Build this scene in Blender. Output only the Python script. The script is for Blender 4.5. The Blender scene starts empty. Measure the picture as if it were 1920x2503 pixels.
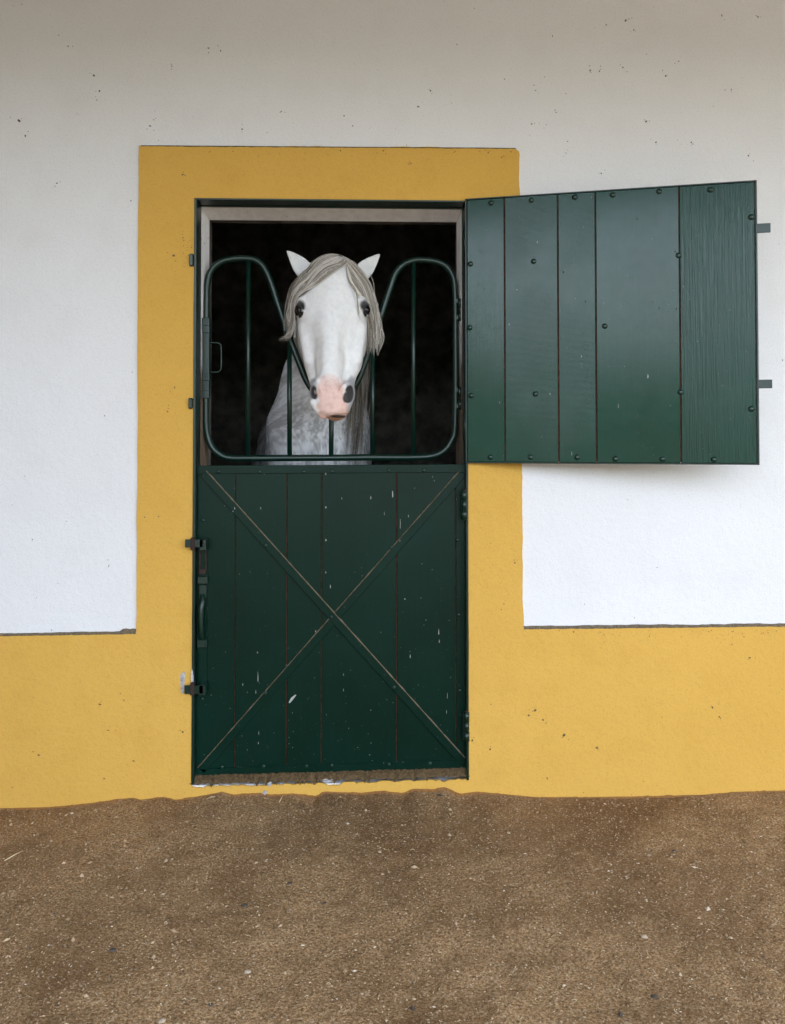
import bpy, bmesh, math, random
import numpy as np
from math import radians, pi, sin, cos, hypot
from mathutils import Vector, Matrix
from mathutils.geometry import tessellate_polygon

random.seed(7)
RNG = np.random.default_rng(11)
SC = bpy.context.scene
COL = SC.collection

# ------------------------------------------------------------------ camera
FPX, DIST, HEYE = 2001.0, 3.0, 1.3
YAW, PIT, CX, CY = radians(1.9), radians(1.3), 960.0, 1028.0
cam_d = bpy.data.cameras.new('camera')
cam = bpy.data.objects.new('camera', cam_d)
COL.objects.link(cam)
cam.location = (0, -DIST, HEYE)
cam.rotation_euler = (pi / 2 + PIT, 0, -YAW)
cam_d.sensor_fit = 'AUTO'
cam_d.sensor_width = 36
cam_d.lens = FPX / 2503 * 36
cam_d.shift_y = (CY - 1251.5) / 2503
cam_d.clip_start = 0.05
cam_d.clip_end = 1000
SC.camera = cam

# ------------------------------------------------------------------ sky, sun, exposure
world = bpy.data.worlds.new('World')
SC.world = world
world.use_nodes = True
wn = world.node_tree
wn.nodes.clear()
SUN_EL, SUN_ROT = radians(56), radians(20)        # behind the stable, so its front lies in open shade
sky = wn.nodes.new('ShaderNodeTexSky')
sky.sky_type = 'NISHITA'
sky.sun_disc = False
sky.sun_elevation = SUN_EL
sky.sun_rotation = SUN_ROT
sky.air_density = 1.0
sky.dust_density = 3.5
hsv = wn.nodes.new('ShaderNodeHueSaturation')
hsv.inputs['Saturation'].default_value = 0.48
bg = wn.nodes.new('ShaderNodeBackground')
bg.inputs['Strength'].default_value = 0.15
wo = wn.nodes.new('ShaderNodeOutputWorld')
wn.links.new(sky.outputs[0], hsv.inputs['Color'])
wn.links.new(hsv.outputs[0], bg.inputs['Color'])
wn.links.new(bg.outputs[0], wo.inputs['Surface'])

sun_d = bpy.data.lights.new('sun', 'SUN')
sun_d.energy = 1.0
sun_d.angle = radians(12)
sun_d.color = (1.0, 0.95, 0.88)
sun = bpy.data.objects.new('sun', sun_d)
COL.objects.link(sun)
dv = Vector((sin(SUN_ROT) * cos(SUN_EL), cos(SUN_ROT) * cos(SUN_EL), sin(SUN_EL)))
sun.rotation_euler = dv.to_track_quat('Z', 'Y').to_euler()
sun.location = (0, 0, 12)

vs = SC.view_settings
vs.view_transform = 'Standard'
vs.look = 'None'
vs.gamma = 1
vs.use_curve_mapping = False
vs.exposure = 3.5

# ------------------------------------------------------------------ measuring helpers
def ray(px, py):
    x, y, z = (px - CX) / FPX, -(py - CY) / FPX, -1.0
    a = pi / 2 + PIT
    y, z = cos(a) * y - sin(a) * z, sin(a) * y + cos(a) * z
    c, s = cos(-YAW), sin(-YAW)
    return np.array([c * x - s * y, s * x + c * y, z])

CAM = np.array([0.0, -DIST, HEYE])
def pt(px, py, Y=0.0):
    r = ray(px, py)
    return CAM + r * ((Y + DIST) / r[1])
def wx(px, Y=0.0, py=1073): return float(pt(px, py, Y)[0])
def wz(py, Y=0.0, px=810): return float(pt(px, py, Y)[2])

# ------------------------------------------------------------------ object helpers
def link(name, me, mat=None, parent=None):
    o = bpy.data.objects.new(name, me)
    COL.objects.link(o)
    if mat is not None and me is not None:
        me.materials.append(mat)
    if parent is not None:
        o.parent = parent
    return o

def thing(name, label, cat, loc=(0, 0, 0), rotz=0.0, group=None):
    o = bpy.data.objects.new(name, None)
    COL.objects.link(o)
    o.location = loc
    o.rotation_euler = (0, 0, rotz)
    o['label'] = label
    o['category'] = cat
    o.empty_display_size = 0.1
    if group: o['group'] = group
    return o

class MB:
    """collects shapes for one mesh object"""
    def __init__(self):
        self.v, self.f, self.n, self.sm = [], [], 0, []
    def add(self, verts, faces, smooth=False):
        b = self.n
        self.v.extend([tuple(map(float, p)) for p in verts])
        self.f.extend([tuple(i + b for i in f) for f in faces])
        self.sm.extend([smooth] * len(faces))
        self.n += len(verts)
        return self
    def box(self, x0, x1, y0, y1, z0, z1, b=0.0, M=None):
        """box with chamfered edges"""
        if x1 < x0: x0, x1 = x1, x0
        if y1 < y0: y0, y1 = y1, y0
        if z1 < z0: z0, z1 = z1, z0
        b = min(b, (x1 - x0) * .3, (y1 - y0) * .3, (z1 - z0) * .3)
        if b <= 0:
            vs_ = [(x, y, z) for x in (x0, x1) for y in (y0, y1) for z in (z0, z1)]
            fs = [(0, 1, 3, 2), (4, 6, 7, 5), (0, 4, 5, 1), (2, 3, 7, 6), (0, 2, 6, 4), (1, 5, 7, 3)]
        else:
            bm = bmesh.new()
            bmesh.ops.create_cube(bm, size=1)
            for v in bm.verts:
                v.co = Vector(((x0 + x1) / 2 + v.co.x * (x1 - x0), (y0 + y1) / 2 + v.co.y * (y1 - y0), (z0 + z1) / 2 + v.co.z * (z1 - z0)))
            bmesh.ops.bevel(bm, geom=bm.edges[:], offset=b, segments=1, affect='EDGES', profile=.5)
            bm.verts.index_update()
            vs_ = [tuple(v.co) for v in bm.verts]
            fs = [tuple(v.index for v in f.verts) for f in bm.faces]
            bm.free()
        if M is not None:
            vs_ = [tuple(M @ Vector(p)) for p in vs_]
        return self.add(vs_, fs)
    def tube(self, pts, r, n=10, closed=False, caps=True):
        P = [Vector(p) for p in pts]
        N = len(P)
        rr = r if hasattr(r, '__len__') else [r] * N
        T = []
        for i in range(N):
            a = P[(i - 1) % N] if closed or i > 0 else P[i]
            c = P[(i + 1) % N] if closed or i < N - 1 else P[i]
            T.append((c - a).normalized())
        ref = Vector((0, 1, 0)) if abs(T[0].y) < .9 else Vector((1, 0, 0))
        U = (ref - T[0] * ref.dot(T[0])).normalized()
        vs_ = []
        for i in range(N):
            U = (U - T[i] * U.dot(T[i])).normalized()
            W = T[i].cross(U)
            for k in range(n):
                a = 2 * pi * k / n
                vs_.append(P[i] + (U * cos(a) + W * sin(a)) * rr[i])
        fs = []
        m = N if closed else N - 1
        for i in range(m):
            j = (i + 1) % N
            for k in range(n):
                fs.append((i * n + k, i * n + (k + 1) % n, j * n + (k + 1) % n, j * n + k))
        if caps and not closed:
            fs.append(tuple(range(n - 1, -1, -1)))
            fs.append(tuple((N - 1) * n + k for k in range(n)))
        return self.add(vs_, fs, True)
    def build(self, name, mat=None, parent=None, off=None):
        if off is None:
            off = tuple(parent.location) if parent is not None and parent.rotation_euler.z == 0 and parent.type == 'EMPTY' else (0, 0, 0)
        me = bpy.data.meshes.new(name)
        me.from_pydata([(x - off[0], y - off[1], z - off[2]) for x, y, z in self.v], [], self.f)
        me.polygons.foreach_set('use_smooth', self.sm)
        me.update()
        o = link(name, me, mat, parent)
        return o

def fix_normals(o):
    bm = bmesh.new(); bm.from_mesh(o.data)
    bmesh.ops.recalc_face_normals(bm, faces=bm.faces[:])
    bm.to_mesh(o.data); bm.free()

def prism(outer, holes, y0, y1):
    """front at y0, back at y1; loops of (x,z)"""
    loops = [outer] + list(holes)
    tri = tessellate_polygon([[Vector((x, z, 0)) for x, z in l] for l in loops])
    flat = [p for l in loops for p in l]
    n = len(flat)
    v = [(x, y0, z) for x, z in flat] + [(x, y1, z) for x, z in flat]
    f = [tuple(t) for t in tri] + [tuple(i + n for i in reversed(t)) for t in tri]
    b = 0
    for l in loops:
        m = len(l)
        for i in range(m):
            j = (i + 1) % m
            f.append((b + i, b + j, b + n + j, b + n + i))
        b += m
    mb = MB(); mb.add(v, f)
    return mb

def catmull(pts, per=8, closed=False):
    P = [np.array(p, float) for p in pts]
    N = len(P)
    out = []
    for i in range(N if closed else N - 1):
        if closed:
            a, b, c, d = P[(i - 1) % N], P[i], P[(i + 1) % N], P[(i + 2) % N]
        else:
            a, b, c, d = P[max(i - 1, 0)], P[i], P[i + 1], P[min(i + 2, N - 1)]
        for k in range(per):
            t = k / per
            out.append(.5 * ((2 * b) + (c - a) * t + (2 * a - 5 * b + 4 * c - d) * t * t + (3 * b - 3 * c + d - a) * t ** 3))
    if not closed: out.append(P[-1])
    return out

def wobble(a, b, step, amp, seed):
    """points from a to b (2-D), uneven by amp"""
    rg = random.Random(seed)
    a, b = np.array(a, float), np.array(b, float)
    n = max(2, int(np.linalg.norm(b - a) / step))
    d = (b - a) / np.linalg.norm(b - a)
    nn = np.array([-d[1], d[0]])
    out, w = [], 0.0
    for i in range(n):
        w = w * .75 + rg.uniform(-amp, amp) * .6
        out.append(tuple(a + (b - a) * (i / n) + nn * (w if i else 0)))
    return out

# ------------------------------------------------------------------ material helpers
class NT:
    def __init__(self, name):
        self.m = bpy.data.materials.new(name)
        self.m.use_nodes = True
        self.t = self.m.node_tree
        self.b = self.t.nodes['Principled BSDF']
        self.co = self.t.nodes.new('ShaderNodeTexCoord').outputs['Object']
    def N(self, typ, **kw):
        n = self.t.nodes.new(typ)
        for k, v in kw.items(): setattr(n, k, v)
        return n
    def L(self, a, b): self.t.links.new(a, b)
    def mapc(self, scale=(1, 1, 1), rot=(0, 0, 0), src=None):
        n = self.N('ShaderNodeMapping')
        n.inputs['Scale'].default_value = scale
        n.inputs['Rotation'].default_value = rot
        self.L(src or self.co, n.inputs['Vector'])
        return n.outputs[0]
    def noise(self, scale, detail=4, rough=.55, vec=None, dist=0):
        n = self.N('ShaderNodeTexNoise')
        n.inputs['Scale'].default_value = scale
        n.inputs['Detail'].default_value = detail
        n.inputs['Roughness'].default_value = rough
        n.inputs['Distortion'].default_value = dist
        self.L(vec or self.co, n.inputs['Vector'])
        return n.outputs['Fac']
    def vor(self, scale, vec=None, feature='F1', rnd=1.0):
        n = self.N('ShaderNodeTexVoronoi', feature=feature)
        n.inputs['Scale'].default_value = scale
        n.inputs['Randomness'].default_value = rnd
        self.L(vec or self.co, n.inputs['Vector'])
        return n
    def ramp(self, fac, stops):
        n = self.N('ShaderNodeValToRGB')
        e = n.color_ramp.elements
        while len(e) < len(stops): e.new(.5)
        for i, (p, c) in enumerate(stops):
            e[i].position = p
            e[i].color = (c, c, c, 1) if not hasattr(c, '__len__') else (*c, 1)
        self.L(fac, n.inputs[0])
        return n.outputs[0]
    def mix(self, fac, a, b, mode='MIX'):
        n = self.N('ShaderNodeMix', data_type='RGBA', blend_type=mode)
        for s, v in ((n.inputs[0], fac), (n.inputs[6], a), (n.inputs[7], b)):
            if hasattr(v, 'is_output'): self.L(v, s)
            elif hasattr(v, '__len__'): s.default_value = (*v, 1)
            else: s.default_value = v
        return n.outputs[2]
    def math(self, op, a, b=0.0):
        n = self.N('ShaderNodeMath', operation=op)
        for s, v in ((n.inputs[0], a), (n.inputs[1], b)):
            if hasattr(v, 'is_output'): self.L(v, s)
            else: s.default_value = v
        return n.outputs[0]
    def bump(self, h, strength=.3, dist=.01, normal=None):
        n = self.N('ShaderNodeBump')
        n.inputs['Strength'].default_value = strength
        n.inputs['Distance'].default_value = dist
        self.L(h, n.inputs['Height'])
        if normal is not None: self.L(normal, n.inputs['Normal'])
        return n.outputs[0]
    def set(self, color=None, rough=None, normal=None, spec=None, coat=None):
        for key, v in (('Base Color', color), ('Roughness', rough), ('Normal', normal), ('Specular IOR Level', spec), ('Coat Weight', coat)):
            if v is None: continue
            s = self.b.inputs[key]
            if hasattr(v, 'is_output'): self.L(v, s)
            elif hasattr(v, '__len__'): s.default_value = (*v, 1)
            else: s.default_value = v
        return self.m

def plaster(name, base, dirt, fleck, speck_amt=.5, bumpk=.35):
    n = NT(name)
    big = n.noise(1.1, 3)
    mid = n.noise(7, 5)
    fine = n.noise(160, 4, .6)
    lump = n.noise(42, 3, .5)
    c = n.mix(n.ramp(big, [(.35, 0), (.75, .55)]), base, dirt)
    c = n.mix(n.ramp(mid, [(.50, 0), (.80, .55)]), c, dirt)
    c = n.mix(n.ramp(fine, [(.25, .22), (.5, 0)]), c, fleck)
    # fine dark pits sparsely spread
    v = n.vor(55)
    v2 = n.math('MULTIPLY', n.ramp(v.outputs['Distance'], [(.05, 1), (.10, 0)]), n.ramp(n.noise(3.3, 2), [(.48, 0), (.6, speck_amt)]))
    c = n.mix(v2, c, fleck)
    hb = n.math('ADD', n.math('MULTIPLY', lump, .8), n.math('MULTIPLY', fine, .35))
    nor = n.bump(hb, bumpk, .006)
    nor = n.bump(big, .35, .05, nor)
    return n.set(c, .88, nor, .25)

M_white = plaster('white_plaster', (.80, .80, .80), (.74, .72, .715), (.40, .33, .27), .35, .38)
M_yellow = plaster('ochre_plaster', (.69, .408, .086), (.60, .340, .062), (.30, .17, .05), .6, .42)

def flat(name, col, rough=.8, nscale=30, var=.25, bump=.2, spec=.3):
    n = NT(name)
    f = n.noise(nscale, 5, .6)
    dk = tuple(c * (1 - var) for c in col)
    lt = tuple(min(1, c * (1 + var)) for c in col)
    return n.set(n.ramp(f, [(.3, dk), (.7, lt)]), rough, n.bump(f, bump, .004), spec)

def green(name, kind='plain', rough=.36, dirt=.25, spec=.5, k=1.0):
    """thick green gloss paint over boards; kind = relief showing through the paint"""
    n = NT(name)
    big = n.noise(2.6, 4)
    grain = n.noise(6, 5, .6, n.mapc((22, 22, .8)))
    fine = n.noise(240, 3, .6)
    drip = n.noise(28, 4, .55)
    c = n.ramp(big, [(.3, (.0012 * k, .0150 * k, .0085 * k)), (.7, (.0022 * k, .0225 * k, .0145 * k))])
    c = n.mix(n.ramp(grain, [(.5, 0), (.8, .35)]), c, (.005, .026, .019))
    # dust settled in the grain and a few bare nicks
    c = n.mix(n.ramp(n.noise(95, 4, .7), [(.60, 0), (.74, dirt)]), c, (.045, .045, .034))
    v = n.vor(34, n.mapc((1, 1, .6)))
    nick = n.math('MULTIPLY', n.ramp(v.outputs['Distance'], [(.06, 1), (.10, 0)]), n.ramp(n.noise(9, 3), [(.46, 0), (.58, .8)]))
    c = n.mix(nick, c, (.012, .012, .010))
    rr = n.ramp(drip, [(.3, rough - .03), (.75, rough + .04)])
    rr = n.mix(nick, rr, (.8, .8, .8))
    nor = n.bump(fine, .10, .0015)
    nor = n.bump(drip, .04, .0015, nor)
    if kind == 'saw':
        w = n.N('ShaderNodeTexWave', wave_type='BANDS', bands_direction='Z')
        w.inputs['Scale'].default_value = 75
        w.inputs['Distortion'].default_value = 1.2
        w.inputs['Detail'].default_value = 2
        n.L(n.co, w.inputs['Vector'])
        h = n.math('MULTIPLY', w.outputs['Fac'], n.ramp(n.noise(4, 2), [(.3, .25), (.65, 1)]))
        nor = n.bump(h, .14, .0007, nor)
    elif kind == 'grain':
        g = n.noise(7, 6, .62, n.mapc((20, 20, .55)), .4)
        nor = n.bump(n.ramp(g, [(.35, 0), (.65, 1)]), .42, .003, nor)
    else:
        nor = n.bump(grain, .14, .002, nor)
    return n.set(c, rr, nor, spec)

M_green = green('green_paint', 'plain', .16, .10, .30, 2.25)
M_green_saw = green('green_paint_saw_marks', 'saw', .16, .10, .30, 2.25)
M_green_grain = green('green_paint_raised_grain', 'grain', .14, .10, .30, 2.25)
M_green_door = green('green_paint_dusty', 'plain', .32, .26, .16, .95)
M_green_tube = green('green_tube_paint', 'plain', .33, .4)
M_dirtline = flat('dirt_line', (.15, .118, .078), .95, 120, .5, .3, .1)
M_sill = flat('trodden_dirt', (.115, .076, .038), .95, 130, .65, .6, .1)
M_damp = flat('damp_plaster', (.27, .125, .04), .9, 120, .35, .4, .2)
M_rust = flat('rust', (.036, .020, .015), .8, 150, .6, .4, .3)
M_wornwood = flat('worn_wood', (.16, .10, .065), .85, 60, .5, .5, .2)
M_drop = flat('dried_splash', (.36, .37, .35), .8, 200, .15, .2, .3)
M_bare = flat('bare_plaster', (.40, .40, .40), .9, 90, .45, .4, .2)
M_speck = flat('brown_specks', (.13, .085, .05), .9, 200, .5, .2, .2)
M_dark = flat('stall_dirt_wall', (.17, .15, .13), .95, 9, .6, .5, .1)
M_seam = flat('seam_wood', (.085, .028, .018), .9, 60, .6, .3, .1)
M_roof = flat('roof_boards', (.52, .51, .50), .85, 12, .2, .2, .2)
M_hill = flat('hill_scrub', (.030, .042, .024), .95, .3, .5, .2, .1)

def lining_mat():
    n = NT('lining_paint')
    f = n.noise(24, 5, .65, n.mapc((1, 1, .25)))
    sep = n.N('ShaderNodeSeparateXYZ'); n.L(n.co, sep.inputs[0])
    # the whitewash is rubbed off low down where horses lean out
    low = n.ramp(n.math('ADD', n.math('MULTIPLY', sep.outputs[2], .5), n.math('MULTIPLY', f, .25)), [(.90, 1), (1.02, 0)])
    c = n.ramp(f, [(.25, (.70, .67, .65)), (.6, (.86, .84, .83))])
    c = n.mix(low, c, n.ramp(f, [(.3, (.10, .065, .04)), (.7, (.20, .145, .10))]))
    v = n.vor(60, n.mapc((1, 1, .45)))
    c = n.mix(n.math('MULTIPLY', n.ramp(v.outputs['Distance'], [(.08, 1), (.16, 0)]), n.ramp(n.noise(8, 2), [(.5, 0), (.6, .8)])), c, (.12, .07, .04))
    return n.set(c, .85, n.bump(f, .3, .004), .2)
M_lining = lining_mat()

def ground_mat():
    n = NT('sandy_dirt')
    big = n.noise(1.7, 4, .6)
    mid = n.noise(9, 5, .6)
    fine = n.noise(150, 5, .7)
    c = n.ramp(fine, [(.33, (.095, .055, .024)), (.5, (.325, .203, .098)), (.67, (.60, .42, .232))])
    c = n.mix(n.ramp(big, [(.40, 0), (.64, .8)]), c, (.150, .083, .036))
    c = n.mix(n.ramp(mid, [(.5, 0), (.72, .6)]), c, (.155, .088, .040))
    sep = n.N('ShaderNodeSeparateXYZ'); n.L(n.co, sep.inputs[0])
    # damp, trodden patch before the threshold
    qx = n.math('POWER', n.math('ABSOLUTE', n.math('MULTIPLY', n.math('ADD', sep.outputs[0], -.06), 1.7)), 2)
    qy = n.math('POWER', n.math('ABSOLUTE', n.math('MULTIPLY', n.math('ADD', sep.outputs[1], .05), 5.0)), 2)
    q = n.math('ADD', n.math('ADD', qx, qy), n.math('MULTIPLY', n.noise(6, 4, .65), 1.6))
    c = n.mix(n.ramp(q, [(.75, .75), (1.45 / 1.5, 0)]), c, (.125, .072, .032))
    far = n.ramp(n.math('ADD', n.math('MULTIPLY', sep.outputs[1], -.1), n.math('MULTIPLY', n.noise(.8, 3), .12)), [(.42, 0), (.50, 1)])  # unseen far yard, greyed to neutralise its bounce onto the wall
    v = n.vor(190)
    gr = n.ramp(v.outputs['Color'], [(.72, 0), (.95, .55)])
    c = n.mix(gr, c, (.55, .43, .29))
    c = n.mix(far, c, n.ramp(n.noise(3, 4), [(.3, (.092, .090, .078)), (.7, (.145, .140, .122))]))
    h = n.math('ADD', n.math('MULTIPLY', v.outputs['Distance'], -.5), fine)
    return n.set(c, .95, n.bump(h, .7, .007), .15)
M_ground = ground_mat()

def vcol_mat(name, rough=.8, bumpscale=None, spec=.3, attr='col'):
    n = NT(name)
    a = n.N('ShaderNodeAttribute'); a.attribute_name = attr
    nor = None
    if bumpscale: nor = n.bump(n.noise(bumpscale, 4), .4, .004)
    return n.set(a.outputs['Color'], rough, nor, spec)
M_grain = vcol_mat('sand_grains', .9, None, .25)
M_bolt = flat('bolt_paint', (.004, .028, .018), .28, 60, .3, .1, .5)

# ================================================================== SETTING: ground
Z0 = 0.0
PROF = [(-250, 1990), (0, 1978), (110, 1976), (200, 1968), (325, 1952), (345, 1957), (400, 1950), (430, 1958), (490, 1948), (545, 1938), (572, 1945), (640, 1940),
        (662, 1945), (720, 1942), (775, 1948), (790, 1937), (880, 1941), (930, 1935), (985, 1941), (1010, 1930), (1060, 1932), (1090, 1927), (1125, 1943), (1165, 1937),
        (1220, 1942), (1300, 1950), (1350, 1951), (1500, 1950), (1720, 1945), (1800, 1938), (1920, 1934), (2200, 1932)]
PX = np.array([pt(a, b, -.008)[0] for a, b in PROF])
PZ = np.array([pt(a, b, -.008)[2] for a, b in PROF])

def vnoise(x, y, s, seed):
    g = np.random.default_rng(seed).random((256, 256))
    u, v = x / s, y / s
    i, j = np.floor(u).astype(int), np.floor(v).astype(int)
    fu, fv = u - i, v - j
    fu, fv = fu * fu * (3 - 2 * fu), fv * fv * (3 - 2 * fv)
    G = lambda a, b: g[a % 256, b % 256]
    return (G(i, j) * (1 - fu) + G(i + 1, j) * fu) * (1 - fv) + (G(i, j + 1) * (1 - fu) + G(i + 1, j + 1) * fu) * fv - .5

def ground_z(x, y):
    x = np.asarray(x, float); y = np.asarray(y, float)
    near = np.exp(-((np.maximum(0, np.abs(x) - 2.5) / 2) ** 2)) * np.exp(-((np.maximum(0, -y - 2) / 1.5) ** 2))
    edge = np.interp(x, PX, PZ) * np.exp(np.minimum(y, 0) / .16)
    rough = vnoise(x, y, .32, 1) * .014 + vnoise(x, y, .11, 2) * .009 + vnoise(x, y, .045, 3) * .005 + vnoise(x, y, .02, 4) * .0035
    fade = 1 - .55 * np.exp(np.minimum(y, 0) / .05)
    return near * (edge + rough * fade) - .002

def build_ground():
    fx = np.arange(-2.3, 2.5, .0125)
    xs = np.concatenate([-np.geomspace(300, 2.6, 24), fx, np.geomspace(2.8, 300, 24)])
    fy = np.arange(-1.75, .03, .0125)
    ys = np.concatenate([-np.geomspace(300, 1.85, 26), fy])
    X, Y = np.meshgrid(xs, ys, indexing='ij')
    Zz = ground_z(X, Y)
    nx, ny = X.shape
    V = np.stack([X, Y, Zz], -1).reshape(-1, 3)
    I = np.arange(nx * ny).reshape(nx, ny)
    Q = np.stack([I[:-1, :-1], I[1:, :-1], I[1:, 1:], I[:-1, 1:]], -1).reshape(-1, 4)
    me = bpy.data.meshes.new('ground')
    me.from_pydata(V.tolist(), [], Q.tolist())
    me.polygons.foreach_set('use_smooth', [True] * len(me.polygons))
    o = link('ground', me, M_ground)
    o['kind'] = 'structure'
    o['label'] = 'brown sandy dirt ground in front of the stable wall'
build_ground()

def build_hills():
    mb = MB()
    n = 90
    v, f = [], []
    for i in range(n + 1):
        a = radians(185 + 170 * i / n)
        R = 75
        h = 8.0 + 1.2 * sin(i * .37) + .8 * sin(i * .9 + 1) + .4 * sin(i * 2.3)
        for r, z in ((R - 10, -.3), (R, h), (R + 30, h * .9), (R + 60, -.3)):
            v.append((cos(a) * r, sin(a) * r, z))
    for i in range(n):
        for k in range(3):
            f.append((i * 4 + k, i * 4 + k + 1, i * 4 + 5 + k, i * 4 + 4 + k))
    o = mb.add(v, f, True).build('hills', M_hill)
    o['kind'] = 'structure'
    o['label'] = 'low scrubby rise across the yard facing the stable'
build_hills()

# ================================================================== stable building
stable = thing('stable_building', 'white plastered stable front with ochre yellow plinth and door surround', 'building')
OX0, OX1 = wx(473), wx(1145)              # opening
OZ1 = wz(488); OZ0 = wz(1915)
WT = .30
LX0, LX1, LZ1 = float(pt(490, 800, .07)[0]), float(pt(1130, 800, .07)[0]), float(pt(810, 509, .07)[2])   # inner lining

def wall_mesh():
    xs = [-7, OX0, OX1, 7]; zs = [-.4, OZ0, OZ1, 4.0]
    mb = MB()
    v = [(x, y, z) for y in (0, WT) for x in xs for z in zs]
    I = lambda y, i, k: y * 16 + i * 4 + k
    f = []
    for i in range(3):
        for k in range(3):
            if (i, k) == (1, 1): continue
            f.append((I(0, i, k), I(0, i + 1, k), I(0, i + 1, k + 1), I(0, i, k + 1)))
            f.append((I(1, i, k), I(1, i, k + 1), I(1, i + 1, k + 1), I(1, i + 1, k)))
    f += [(I(0, 1, 1), I(0, 1, 2), I(1, 1, 2), I(1, 1, 1)), (I(0, 2, 1), I(1, 2, 1), I(1, 2, 2), I(0, 2, 2)),
          (I(0, 1, 2), I(0, 2, 2), I(1, 2, 2), I(1, 1, 2)), (I(0, 1, 1), I(1, 1, 1), I(1, 2, 1), I(0, 2, 1))]
    return mb.add(v, f)
wall = wall_mesh().build('wall', M_white, stable)
fix_normals(wall)

P2 = lambda px, py, Y=-.008: (float(pt(px, py, Y)[0]), float(pt(px, py, Y)[2]))
YB = -.008
def yellow_band():
    A, B = P2(-300, 1557.5), P2(334, 1548)
    C_, D_ = P2(340, 356), P2(1250, 362.5)
    E_, G_ = P2(1271, 378), P2(1280, 1536.5)
    Hh = P2(2300, 1525)
    A = (-7.0, A[1]); Hh = (7.0, Hh[1])
    L = [(-7.0, -.4)]
    L += wobble(A, B, .022, .0026, 1) + wobble(B, C_, .025, .0018, 2) + wobble(C_, D_, .018, .0030, 3)
    L += [D_, P2(1263, 365), P2(1269, 370)] + wobble(E_, G_, .022, .0028, 4) + wobble(G_, Hh, .022, .0028, 5) + [Hh, (7.0, -.4)]
    e = .001
    hole = wobble((OX0 + e, OZ0 - e), (OX0 + e, OZ1 - e), .04, .001, 6)[0:] + [(OX0 + e, OZ1 - e)] + wobble((OX0 + .02, OZ1 - e), (OX1 - e, OZ1 - e), .05, .001, 7) + \
        wobble((OX1 - e, OZ1 - e - .01), (OX1 - e, OZ0 - e), .05, .001, 8)
    # ragged lower edge of the opening where the plaster has broken off the threshold
    low, rg = [], random.Random(5)
    x = OX1 - e
    deep = 0
    while x > OX0 + .02:
        t = (x - OX0) / (OX1 - OX0)
        if rg.random() < .5: deep = rg.choice([0, 0, 0, .002, .003, .005, .009])
        low.append((x, wz(1914) + (wz(1904) - wz(1914)) * t - .002 - deep - rg.random() * .003))
        x -= .006 + rg.random() * .010
    hole += low
    o = prism(L, [hole], YB, .0005).build('plinth_band', M_yellow, stable)
    fix_normals(o)
    o['label'] = 'ochre yellow painted plinth and raised door surround'
yellow_band()

# dirt lying on the top edge of the yellow plaster
def dirt_strip(p0, p1, h, seed, name='dirt_line', taper=None):
    rg = random.Random(seed)
    n = int(abs(p1[0] - p0[0]) / .012)
    v, f = [], []
    hh = .5
    for i in range(n + 1):
        t = i / n
        x = p0[0] + (p1[0] - p0[0]) * t
        z = p0[1] + (p1[1] - p0[1]) * t
        hh = .6 * hh + .4 * rg.random()
        k = h * (.55 + hh) * (taper(t) if taper else 1)
        v += [(x, -.0095, z - .0015 - .002 * rg.random()), (x, -.0095, z + k * .35), (x, -.0005, z + k + .001)]
    for i in range(n):
        for k in range(2):
            f.append((i * 3 + k, i * 3 + 3 + k, i * 3 + 4 + k, i * 3 + 1 + k))
    return MB().add(v, f, True).build(name, M_dirtline, stable)
dirt_strip(P2(-200, 1556), P2(333, 1548), .0055, 1, taper=lambda t: .5 + .5 * t + (1.6 if t > .93 else 0))
dirt_strip(P2(1281, 1536.5), P2(2150, 1527), .0062, 2)
dirt_strip(P2(345, 356), P2(1262, 362.5), .0028, 3)

def damp_edge():
    rg = random.Random(14)
    v, f = [], []
    xs = np.arange(-3, 3, .012)
    zg = np.interp(xs, PX, PZ)
    w = .5
    for x, z in zip(xs, zg):
        w = .7 * w + .3 * rg.random()
        v += [(x, YB - .0006, z - .03), (x, YB - .0006, z + .0035 + .006 * w * .5 - .001 + (.012 * max(0, rg.random() - .8)))]
    for i in range(len(xs) - 1): f.append((i * 2, i * 2 + 2, i * 2 + 3, i * 2 + 1))
    MB().add(v, f).build('damp_edge', M_damp, stable)
damp_edge()

# stall behind the doorway
def inner_box(name, x0, x1, y0, y1, z0, z1, mat):
    return MB().box(x0, x1, y0, y1, z0, z1).build(name, mat, stable)
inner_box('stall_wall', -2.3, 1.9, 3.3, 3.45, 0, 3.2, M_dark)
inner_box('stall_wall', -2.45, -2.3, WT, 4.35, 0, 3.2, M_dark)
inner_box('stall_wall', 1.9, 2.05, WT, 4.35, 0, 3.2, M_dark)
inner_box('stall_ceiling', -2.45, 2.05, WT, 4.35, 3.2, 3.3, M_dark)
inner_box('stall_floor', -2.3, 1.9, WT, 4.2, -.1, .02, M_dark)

# roof reaching out over the yard
ROOF = dict(wall=3.45, edge=3.06, out=-3.35)
def roof_mesh():
    v = []
    for x in (-11, 11):
        v += [(x, .25, ROOF['wall'] + .06), (x, ROOF['out'], ROOF['edge']), (x, ROOF['out'], ROOF['edge'] + .1), (x, .25, ROOF['wall'] + .5)]
    f = [(0, 1, 5, 4), (1, 2, 6, 5), (2, 3, 7, 6), (3, 0, 4, 7), (0, 3, 2, 1), (4, 5, 6, 7)]
    return MB().add(v, f)
fix_normals(roof_mesh().build('roof', M_roof, stable))

# added unseen block, holds back sky light from the left
MB().box(-6.0, -2.75, -7.5, -1.0, -.3, 3.1).build('sky_blocker', M_dark, stable)

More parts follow.
